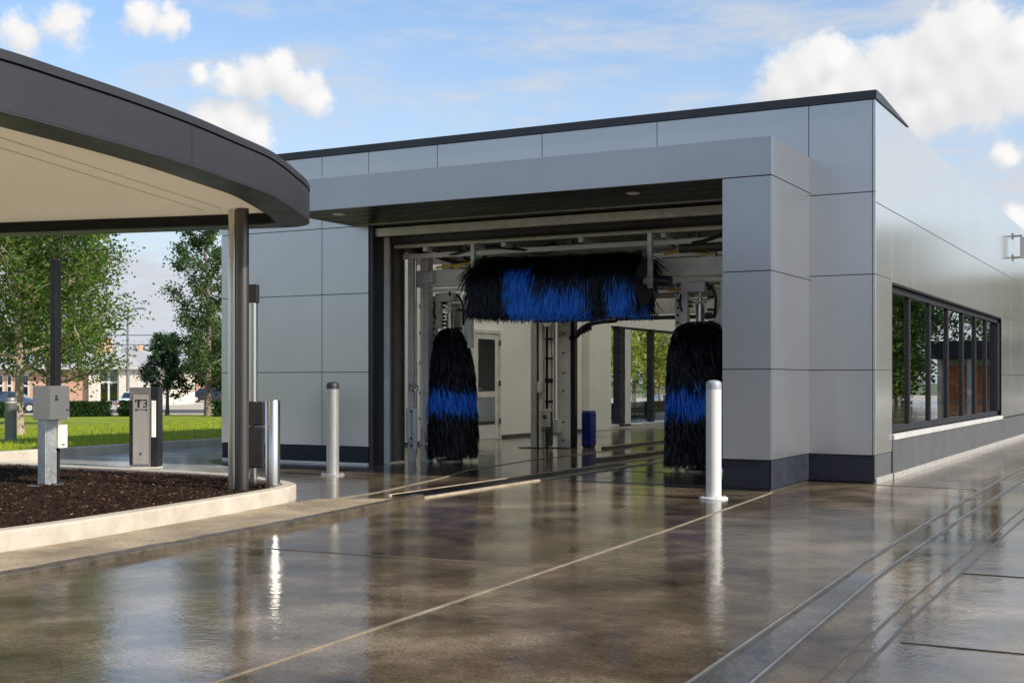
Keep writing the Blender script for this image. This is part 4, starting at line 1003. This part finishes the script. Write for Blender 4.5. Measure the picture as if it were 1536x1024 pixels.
# ------------------------------------------------------------------ cars
def car(label, loc, rz, paintm, group=None, L=4.5):
    t = thing('parked_car', label, 'car', loc, rz, group)
    stn = [(0,.74,.38,.78,.84,.60),(.16,.84,.28,.90,.97,.70),(.75,.89,.22,.93,1.03,.72),(1.30,.90,.2,.95,1.42,.60),(2.2,.90,.2,.94,1.47,.60),(2.85,.90,.2,.93,1.39,.62),(3.4,.89,.2,.91,1.00,.74),(4.15,.85,.22,.80,.85,.70),(4.5,.70,.34,.62,.68,.58)]
    mb = MB(); n = 8
    for x,hw,zl,zb,zt,ht in stn:
        mb.v += [(x,-hw*.88,zl),(x,-hw,zl+.16),(x,-hw,zb),(x,-ht,zt),(x,ht,zt),(x,hw,zb),(x,hw,zl+.16),(x,hw*.88,zl)]
    for k in range(len(stn)-1):
        for i in range(n): mb.f.append((k*n+i,k*n+(i+1)%n,(k+1)*n+(i+1)%n,(k+1)*n+i)); mb.m.append(0)
    mb.f += [tuple(range(n)), tuple(range((len(stn)-1)*n+n-1,(len(stn)-1)*n-1,-1))]; mb.m += [0,0]
    body = mb.build('body', M[paintm], t, bevel=.05, smooth=True, seg=3)
    def patch(name, qs, m, off=.012, ins=.1, par=None):
        pm = MB()
        for q in qs:
            q = [Vector(x) for x in q]; c = sum(q, Vector())/4; nn = (q[1]-q[0]).cross(q[3]-q[0]).normalized()
            if nn.dot(c-Vector((2.2,0,.7))) < 0: nn = -nn
            q = [p.lerp(c, ins) for p in q]
            pm.add([p+nn*off for p in q]+[p-nn*.01 for p in q], [(0,1,2,3),(7,6,5,4),(0,4,5,1),(1,5,6,2),(2,6,7,3),(3,7,4,0)])
        return pm.build(name, m, par or t)
    P_ = lambda k,i: mb.v[k*n+i]
    patch('rear_window', [(P_(2,3),P_(2,4),P_(3,4),P_(3,3))], M['glass_car'], ins=.08)
    patch('windscreen', [(P_(5,3),P_(5,4),P_(6,4),P_(6,3))], M['glass_car'], ins=.06)
    for s in (2,5):
        o = 3 if s == 2 else 4
        patch('side_window', [(P_(3,s),P_(4,s),P_(4,o),P_(3,o)),(P_(4,s),P_(5,s),P_(5,o),P_(4,o))], M['glass_car'], ins=.09)
    for x in (.85,3.65):
        for s in (-1,1):
            w_ = MB().lathe((0,0,0),[(.2,-.10),(.31,-.09),(.335,-.04),(.335,.04),(.31,.09),(.2,.10)],22).build('wheel', M['rubber'], t, smooth=True)
            w_.location = (x,s*.80,.335); w_.rotation_euler = (PI/2,0,0)
            rim = MB().lathe((0,0,0),[(.20,-.105),(.19,-.112),(.06,-.10),(.06,.10),(.19,.112),(.2,.105)],18).build('rim', M['steel_dull'], w_, smooth=True)
    for s in (-1,1):
        MB().box(-.01,.12,s*.68-.13,s*.68+.13,.66,.80).build('tail_light', M['taillight'], t, bevel=.02)
        MB().box(4.30,4.48,s*.55-.14,s*.55+.14,.58,.68).build('headlight', M['lens'], t, bevel=.02)
    MB().box(-.02,.06,-.80,.80,.30,.42).build('bumper', M['rubber'], t, bevel=.03)
    MB().box(-.012,.02,-.26,.26,.56,.67).build('number_plate', M['white'], t)
    return t
M['taillight'] = paint('red_tail_light', (.45,.02,.02), .2)
AZ = math.atan2(FR[1],FR[0])
def at_road(px, t, z=-.93): p = hp(px,t); return (p[0],p[1],z)
GCAR = 'cars along the far road'
car('pale white car seen from behind between two hedges', at_road(-24.4,80.6,-.93), AZ+R(96), 'carwhite', GCAR)
car('dark blue car partly hidden behind the left control post', at_road(-36.5,86), AZ+R(10), 'carblue', GCAR)
car('silver car at the far left edge behind the pale trunk', at_road(-40.8,87.5), AZ+R(4), 'carsilver', GCAR)
car('dark parked car right of the steel kiosk, left one of the row', at_road(-35.2,131,-.89), AZ+R(75), 'cardark', GCAR)
car('dark parked car between the thin trunks, second of the row', at_road(-32.8,128,-.89), AZ+R(8), 'cardark', GCAR)
car('dark parked car nearest the canopy columns, right end of the row', at_road(-29.6,130,-.89), AZ+R(60), 'carblue', GCAR)
car('pale silver car seen low through the tunnel glazing', (-24.6,51.5,-.98), AZ+R(8), 'carsilver')
car('dark car glimpsed beside the last canopy column', at_road(-27.6,129,-.89), AZ+R(25), 'cardark', GCAR)

# ------------------------------------------------------------------ far house
HZ_ = -.9
Hs = thing('far_house', 'low house with tan brick wall, cream pillars and hipped grey roof beyond the road', 'house', at_road(-60,112,HZ_), AZ)
hw = MB(); hw.box(0,29.4,0,10,0,3.4); hw.build('wall', M['housecream'], Hs)
def hx(px): return (px-768)/1896*112+60
hb = MB(); hb.box(hx(88),hx(139),-.06,-.002,0,2.9); hb.build('brick_wall', M['brick'], Hs)
hb = MB(); hb.box(hx(44),hx(87.9),-.06,-.002,0,2.9); hb.build('brick_wall', M['brick'], Hs)
hb = MB(); hb.box(hx(-60),hx(34),-.06,-.002,0,2.9); hb.build('brick_wall', M['brick'], Hs)
hb = MB()
for px in (143,188,204): hb.box(hx(px)-.45,hx(px)+.45,-.5,-.003,0,3.3)
hb.build('pillar', M['housecream'], Hs, bevel=.04)
def hwin(x0,x1,z0,z1,nx_=2,zt_=.62):
    w_ = MB(); w_.box(x0,x1,-.10,-.004,z0,z1); W = w_.build('window', M['white'], Hs)
    w_ = MB(); xs = [x0+(x1-x0)*i/nx_ for i in range(nx_+1)]; zm = z0+(z1-z0)*zt_
    for a_,b_ in zip(xs,xs[1:]):
        for c_,d_ in ((z0,zm),(zm,z1)): w_.box(a_+.1,b_-.1,-.125,-.101,c_+.1,d_-.1)
    w_.build('pane', M['glass_house'], W)
hwin(hx(150),hx(178),.3,3.2,2,.6); hwin(hx(-30),hx(6),.3,2.7,3,.6); hwin(hx(6)+.3,hx(19),.3,2.7,1,.6); hwin(hx(34),hx(44),.3,2.7,1,.6); hwin(hx(206),hx(222),.3,3.0,2,.6)
rf = MB(); e0, e1 = -.9, 30.3; zr = 3.42
rf.add([(e0,-.9,zr),(e1,-.9,zr),(e1,11,zr),(e0,11,zr),(e0+5,5,zr+1.75),(e1-5,5,zr+1.75)], [(0,1,5,4),(1,2,5),(2,3,4,5),(3,0,4),(3,2,1,0)])
rfo = rf.build('roof', M['houseroof'], Hs)
rf = MB(); c_ = hx(166); rf.add([(c_-3.2,-.95,zr+.0),(c_+3.2,-.95,zr),(c_,-.95+.6,zr+1.15),(c_-3.2,4,zr),(c_+3.2,4,zr),(c_,4,zr+1.4)], [(0,1,2),(1,4,5,2),(0,2,5,3),(3,5,4)]); rf.build('porch_gable', M['houseroof'], rfo)
rf = MB(); rf.box(e0,e1,-.96,-.905,zr-.22,zr-.02); rf.build('fascia', M['white'], Hs)
rf = MB(); rf.box(hx(128),hx(142),3,5,3.5,7.0-.9); rf.box(hx(186),hx(190),4,5,4.6,5.5); rf.build('chimney', M['brick'], rfo)
Fb = thing('far_building', 'long pale low building behind the parked dark cars', 'building', at_road(-41,152,HZ_), AZ)
MB().box(0,40,0,8,0,3.0).build('wall', M['brick'], Fb); MB().box(-.3,40.3,-.3,8.3,3.002,3.25).build('roof', M['houseroof'], Fb)
fb = MB()
for j in range(10): fb.box(1+j*3.6,3.0+j*3.6,-.05,-.004,.6,2.3)
fb.build('window', M['glass_house'], Fb)
G3 = 'background street trees'
bg = [('hazy street tree behind the cream house, left', -50,132,9,3.6,51), ('hazy street tree behind the long pale building', -35,165,12,5,52), ('hazy street tree above the row of dark cars', -30,162,11,4.6,53), ('hazy street tree just left of the far lamp', -40,136,7.0,3.2,54)]
for la,px,t,h_,c_,sd in bg:
    tree('street_tree', la, at_road(px,t,-.95), 'bark', 'leaf_mid', sd, G3, seed=sd, h=h_*.62, cr=c_*.8, cb=1.2, leaves=2600, ls=.4, tr=.12, limbs=16, clump=.8)
# street lamp and wires
Lm = thing('street_lamp', 'slim grey street lamp with one curved arm beyond the hedge', 'street lamp', at_road(-27.6,90.8,-.95), AZ)
k = MB(); k.tube([(0,0,0),(0,0,7.1)],[.12,.07],10); k.build('pole', M['lampmetal'], Lm, smooth=True)
k = MB(); k.tube([(0,0,6.9),(.15,0,7.2),(.45,0,7.38),(.8,0,7.4)],.045,8); k.build('arm', M['lampmetal'], Lm, smooth=True)
k = MB(); k.box(.7,1.25,-.12,.12,7.34,7.45); k.build('lamp_head', M['lampmetal'], Lm, bevel=.03)
for z,la in ((5.75,'upper thin utility wire crossing the sky beyond the lamp'),(5.0,'lower thin utility wire crossing the sky beyond the lamp')):
    k = MB(); k.tube([at_road(-70+7*j, 100, z-.9+ .012*(j-5)**2) for j in range(11)], .03, 5); tag(k.build('utility_wire', M['black']), la, 'wire', 'utility wires')

# ------------------------------------------------------------------ what the side windows mirror: garden pavilion and trees down the lane
Pv = thing('pavilion', 'small pavilion with dark fascia and orange timber doors, mirrored in the side windows', 'pavilion', (8.5,66,-.02))
MB().box(-1.9,1.9,.6,6,0,2.6).build('wall', M['housecream'], Pv); MB().box(-2.3,2.3,-.6,6.4,2.6,3.7).build('fascia', M['charcoal'], Pv, bevel=.03)
k = MB()
for x in (-1.5,-.75,.35,1.05): k.box(x,x+.68,.50,.58,.1,2.2)
k.build('door', M['orange'], Pv, bevel=.02)
k = MB()
for x in (-1.9,-.05,1.7): k.box(x,x+.22,-.4,-.18,0,2.599)
k.build('pillar', M['housecream'], Pv)
G4 = 'trees mirrored in the side windows and cladding'
ml = [('tall mirrored tree beside the lane, nearest', 10.6,52,9,1.9,61),('tall mirrored tree beside the lane, second', 11.4,58,9.5,2.2,62),('mirrored tree behind the pavilion, left', 6.6,76,7.5,2.6,63),('mirrored tree behind the pavilion, right', 9.6,80,8.0,2.8,64),('mirrored tree beyond the pavilion end', 4.4,84,9,2.8,65),('mirrored tree at the lane edge, far right', 15.5,62,9.5,3,66),
 ('dense mirrored tree low behind the lane, first', 13.6,66,8.6,2.6,67),('dense mirrored tree low behind the lane, second', 15.0,78,7.5,3,68),('tall mirrored tree nearest the wall line', 1.6,78,9,3,72)]
for la,x,y,h_,c_,sd in ml:
    tree('lane_tree', la, (x,y,-.05), 'bark', 'leaf' if sd % 2 else 'leaf_mid', sd, G4, seed=sd, h=h_, cr=c_, cb=.5, leaves=5200, ls=.34, tr=.13, limbs=22, clump=.85)

# a wood added out of view, to darken what the cladding mirrors
g = random.Random(77); mb = MB()
for k in range(9000):
    x = g.uniform(-46,44); y = -62+g.gauss(0,3); hh = 5.2+1.6*mnoise.noise(Vector((x*.22,0,3)))+.8*mnoise.noise(Vector((x*.9,0,8)))
    leaf_face(mb, Vector((x, y, hh*g.random()**.8)), .8, g)
tag(mb.build('unseen_wood', M['leaf_far'], fix=False), 'added belt of woodland out of view, mirrored by the cladding', 'unseen_wood', kind='stuff')
# ------------------------------------------------------------------ camera, sun, sky
cam = bpy.data.cameras.new('camera'); co_ = bpy.data.objects.new('camera', cam); COL.objects.link(co_)
cam.sensor_width = 36; cam.lens = 36*1896/1536; cam.shift_y = 60/1536; cam.clip_end = 5000; cam.clip_start = .05
co_.location = (3.29,-15.012,1.2); co_.rotation_euler = (PI/2,0,math.atan2(1025,1896)); S.camera = co_

SUN_EL, SUN_AZ = R(33), R(-4)     # azimuth from +x towards -y
sd_ = Vector((math.cos(SUN_EL)*math.cos(SUN_AZ), math.cos(SUN_EL)*math.sin(SUN_AZ), math.sin(SUN_EL)))
sl_ = bpy.data.lights.new('sun','SUN'); sl_.energy = 4.0; sl_.angle = R(.6); sl_.color = (1,.92,.80)
so = bpy.data.objects.new('sun', sl_); COL.objects.link(so); so.rotation_euler = (-sd_).to_track_quat('-Z','Y').to_euler(); so.location = (30,-10,30)

W = bpy.data.worlds.new('World'); S.world = W; W.use_nodes = True; nt = W.node_tree; nt.nodes.clear()
outw = N(nt,'ShaderNodeOutputWorld'); bgn = N(nt,'ShaderNodeBackground'); nt.links.new(bgn.outputs[0], outw.inputs[0])
sky = N(nt,'ShaderNodeTexSky', sky_type='NISHITA'); sky.sun_disc = False; sky.sun_elevation = SUN_EL; sky.sun_rotation = math.atan2(sd_.x, sd_.y)
sky.air_density = 1.0; sky.dust_density = .9; sky.ozone_density = 1.4; sky.altitude = 50
vec = N(nt,'ShaderNodeTexCoord').outputs['Generated']
def MA(op, a, b=None, c=None, clamp=False):
    n = N(nt,'ShaderNodeMath', operation=op, use_clamp=clamp)
    for i, x in enumerate((a,b,c)):
        if x is None: continue
        if isinstance(x,(int,float)): n.inputs[i].default_value = x
        else: nt.links.new(x, n.inputs[i])
    return n.outputs[0]
def VM(op, a, b=None, scale=None):
    n = N(nt,'ShaderNodeVectorMath', operation=op)
    for i, x in enumerate((a,b)):
        if x is None: continue
        if isinstance(x,(tuple,Vector)): n.inputs[i].default_value = tuple(x)
        else: nt.links.new(x, n.inputs[i])
    if scale is not None: n.inputs['Scale'].default_value = scale
    return n.outputs['Value' if op in ('DISTANCE','DOT_PRODUCT') else 'Vector']
CL = [(-0.2525, 0.9395, 0.2316, 0.023), (-0.2687, 0.9375, 0.221, 0.0231), (-0.2362, 0.942, 0.2382, 0.0149), (-0.2384, 0.9469, 0.2156, 0.022), (-0.2127, 0.9528, 0.2165, 0.0238), (-0.1937, 0.9547, 0.2261, 0.0246), (-0.1721, 0.9583, 0.2283, 0.0234), (-0.1552, 0.9576, 0.2426, 0.0251), (-0.1396, 0.9576, 0.2521, 0.0211), (-0.1236, 0.9666, 0.2244, 0.0316), (-0.1408, 0.9665, 0.2148, 0.029), (-0.1624, 0.965, 0.2061, 0.0225), (-0.1098, 0.9638, 0.2431, 0.0171), (-0.181, 0.9629, 0.2003, 0.0217), (-0.621, 0.7503, 0.2267, 0.0161), (-0.6085, 0.7585, 0.2331, 0.0151), (-0.5996, 0.7681, 0.225, 0.0162), (-0.5922, 0.7766, 0.2147, 0.0112), (-0.6388, 0.7355, 0.2257, 0.013), (-0.655, 0.7209, 0.2264, 0.01), (-0.6521, 0.7336, 0.1915, 0.0151), (-0.6413, 0.7421, 0.195, 0.0162), (-0.6318, 0.7524, 0.1863, 0.0142), (-0.6606, 0.727, 0.1871, 0.0101), (-0.6776, 0.6858, 0.2656, 0.0127), (-0.6656, 0.6984, 0.2632, 0.0128), (-0.7178, 0.6477, 0.2556, 0.0192), (-0.7388, 0.6273, 0.2463, 0.0171), (-0.1197, 0.9791, 0.1647, 0.0107), (-0.1115, 0.9865, 0.12, 0.0117)]
soft = {24,25,26,27,28,29,19}
def wn(v, sc, det, ro=.6):
    n = N(nt,'ShaderNodeTexNoise'); n.inputs['Scale'].default_value = sc; n.inputs['Detail'].default_value = det; n.inputs['Roughness'].default_value = ro
    nt.links.new(v, n.inputs['Vector']); return n
def field(v, warp=.032):
    w1 = wn(v, 26, 7, .62)
    d = VM('SUBTRACT', w1.outputs['Color'], (.5,.5,.5)); v2 = VM('ADD', v, VM('SCALE', d, None, warp))
    cur = None
    for i,(x,y,z,r) in enumerate(CL):
        r *= 1.24 if i < 14 else 1.5
        f = MA('MULTIPLY_ADD', VM('DISTANCE', v2, (x,y,z)), -1/r, 1.0 if i < 14 else (.80 if i not in soft else .62))
        cur = f if cur is None else MA('SMOOTH_MAX', cur, f, .35)
    return cur
f0 = field(vec)
u0 = field(vec, .016); u1 = field(VM('ADD', vec, (.010,-.001,.011)), .016)
fine = wn(vec, 46, 8, .68).outputs['Fac']
fm = MA('ADD', f0, MA('MULTIPLY', MA('SUBTRACT', fine, .5), 1.35))
mk = N(nt,'ShaderNodeMapRange', interpolation_type='SMOOTHSTEP'); nt.links.new(fm, mk.inputs[0]); mk.inputs['From Min'].default_value = -.22; mk.inputs['From Max'].default_value = .36
shade = MA('MULTIPLY_ADD', MA('SUBTRACT', u0, u1), .62, .60, True)
cc = N(nt,'ShaderNodeMix', data_type='RGBA'); nt.links.new(shade, cc.inputs[0]); cc.inputs[6].default_value = (2.75,2.85,3.05,1); cc.inputs[7].default_value = (4.4,4.33,4.25,1)
# thin high cirrus, denser low down
sep = N(nt,'ShaderNodeSeparateXYZ'); nt.links.new(vec, sep.inputs[0])
mp = N(nt,'ShaderNodeMapping'); mp.inputs['Scale'].default_value = (2.0,2.6,10); mp.inputs['Rotation'].default_value = (.25,.18,.5); nt.links.new(vec, mp.inputs[0])
ci_ = wn(mp.outputs[0], 2.6, 8, .62).outputs['Fac']
cm = N(nt,'ShaderNodeMapRange', interpolation_type='SMOOTHSTEP'); nt.links.new(ci_, cm.inputs[0]); cm.inputs['From Min'].default_value = .43; cm.inputs['From Max'].default_value = .74; cm.inputs['To Max'].default_value = 1.0
hzr = N(nt,'ShaderNodeMapRange', interpolation_type='SMOOTHSTEP'); nt.links.new(sep.outputs[2], hzr.inputs[0]); hzr.inputs['From Min'].default_value = .36; hzr.inputs['From Max'].default_value = -.02; hzr.inputs['To Max'].default_value = .9
veil = MA('MAXIMUM', cm.outputs[0], hzr.outputs[0])
veil = MA('MULTIPLY_ADD', cm.outputs[0], .85, hzr.outputs[0], True)
m1 = N(nt,'ShaderNodeMix', data_type='RGBA'); nt.links.new(veil, m1.inputs[0]); sg = VM('MULTIPLY', sky.outputs[0], (.74,.84,.92)); nt.links.new(sg, m1.inputs[6]); m1.inputs[7].default_value = (2.95,3.1,3.4,1)
m2 = N(nt,'ShaderNodeMix', data_type='RGBA'); nt.links.new(mk.outputs[0], m2.inputs[0]); nt.links.new(m1.outputs[2], m2.inputs[6]); nt.links.new(cc.outputs[2], m2.inputs[7])
nt.links.new(m2.outputs[2], bgn.inputs[0]); bgn.inputs[1].default_value = .13
W.cycles.sampling_method = 'MANUAL'; W.cycles.sample_map_resolution = 512

vs_ = S.view_settings; vs_.view_transform = 'Standard'; vs_.look = 'None'; vs_.exposure = .78; vs_.gamma = 1; vs_.use_curve_mapping = False
S.cycles.use_denoising = True; S.cycles.max_bounces = 10; S.cycles.glossy_bounces = 5; S.cycles.diffuse_bounces = 4; S.cycles.transparent_max_bounces = 12
S.cycles.sample_clamp_indirect = 8; S.cycles.caustics_refractive = False
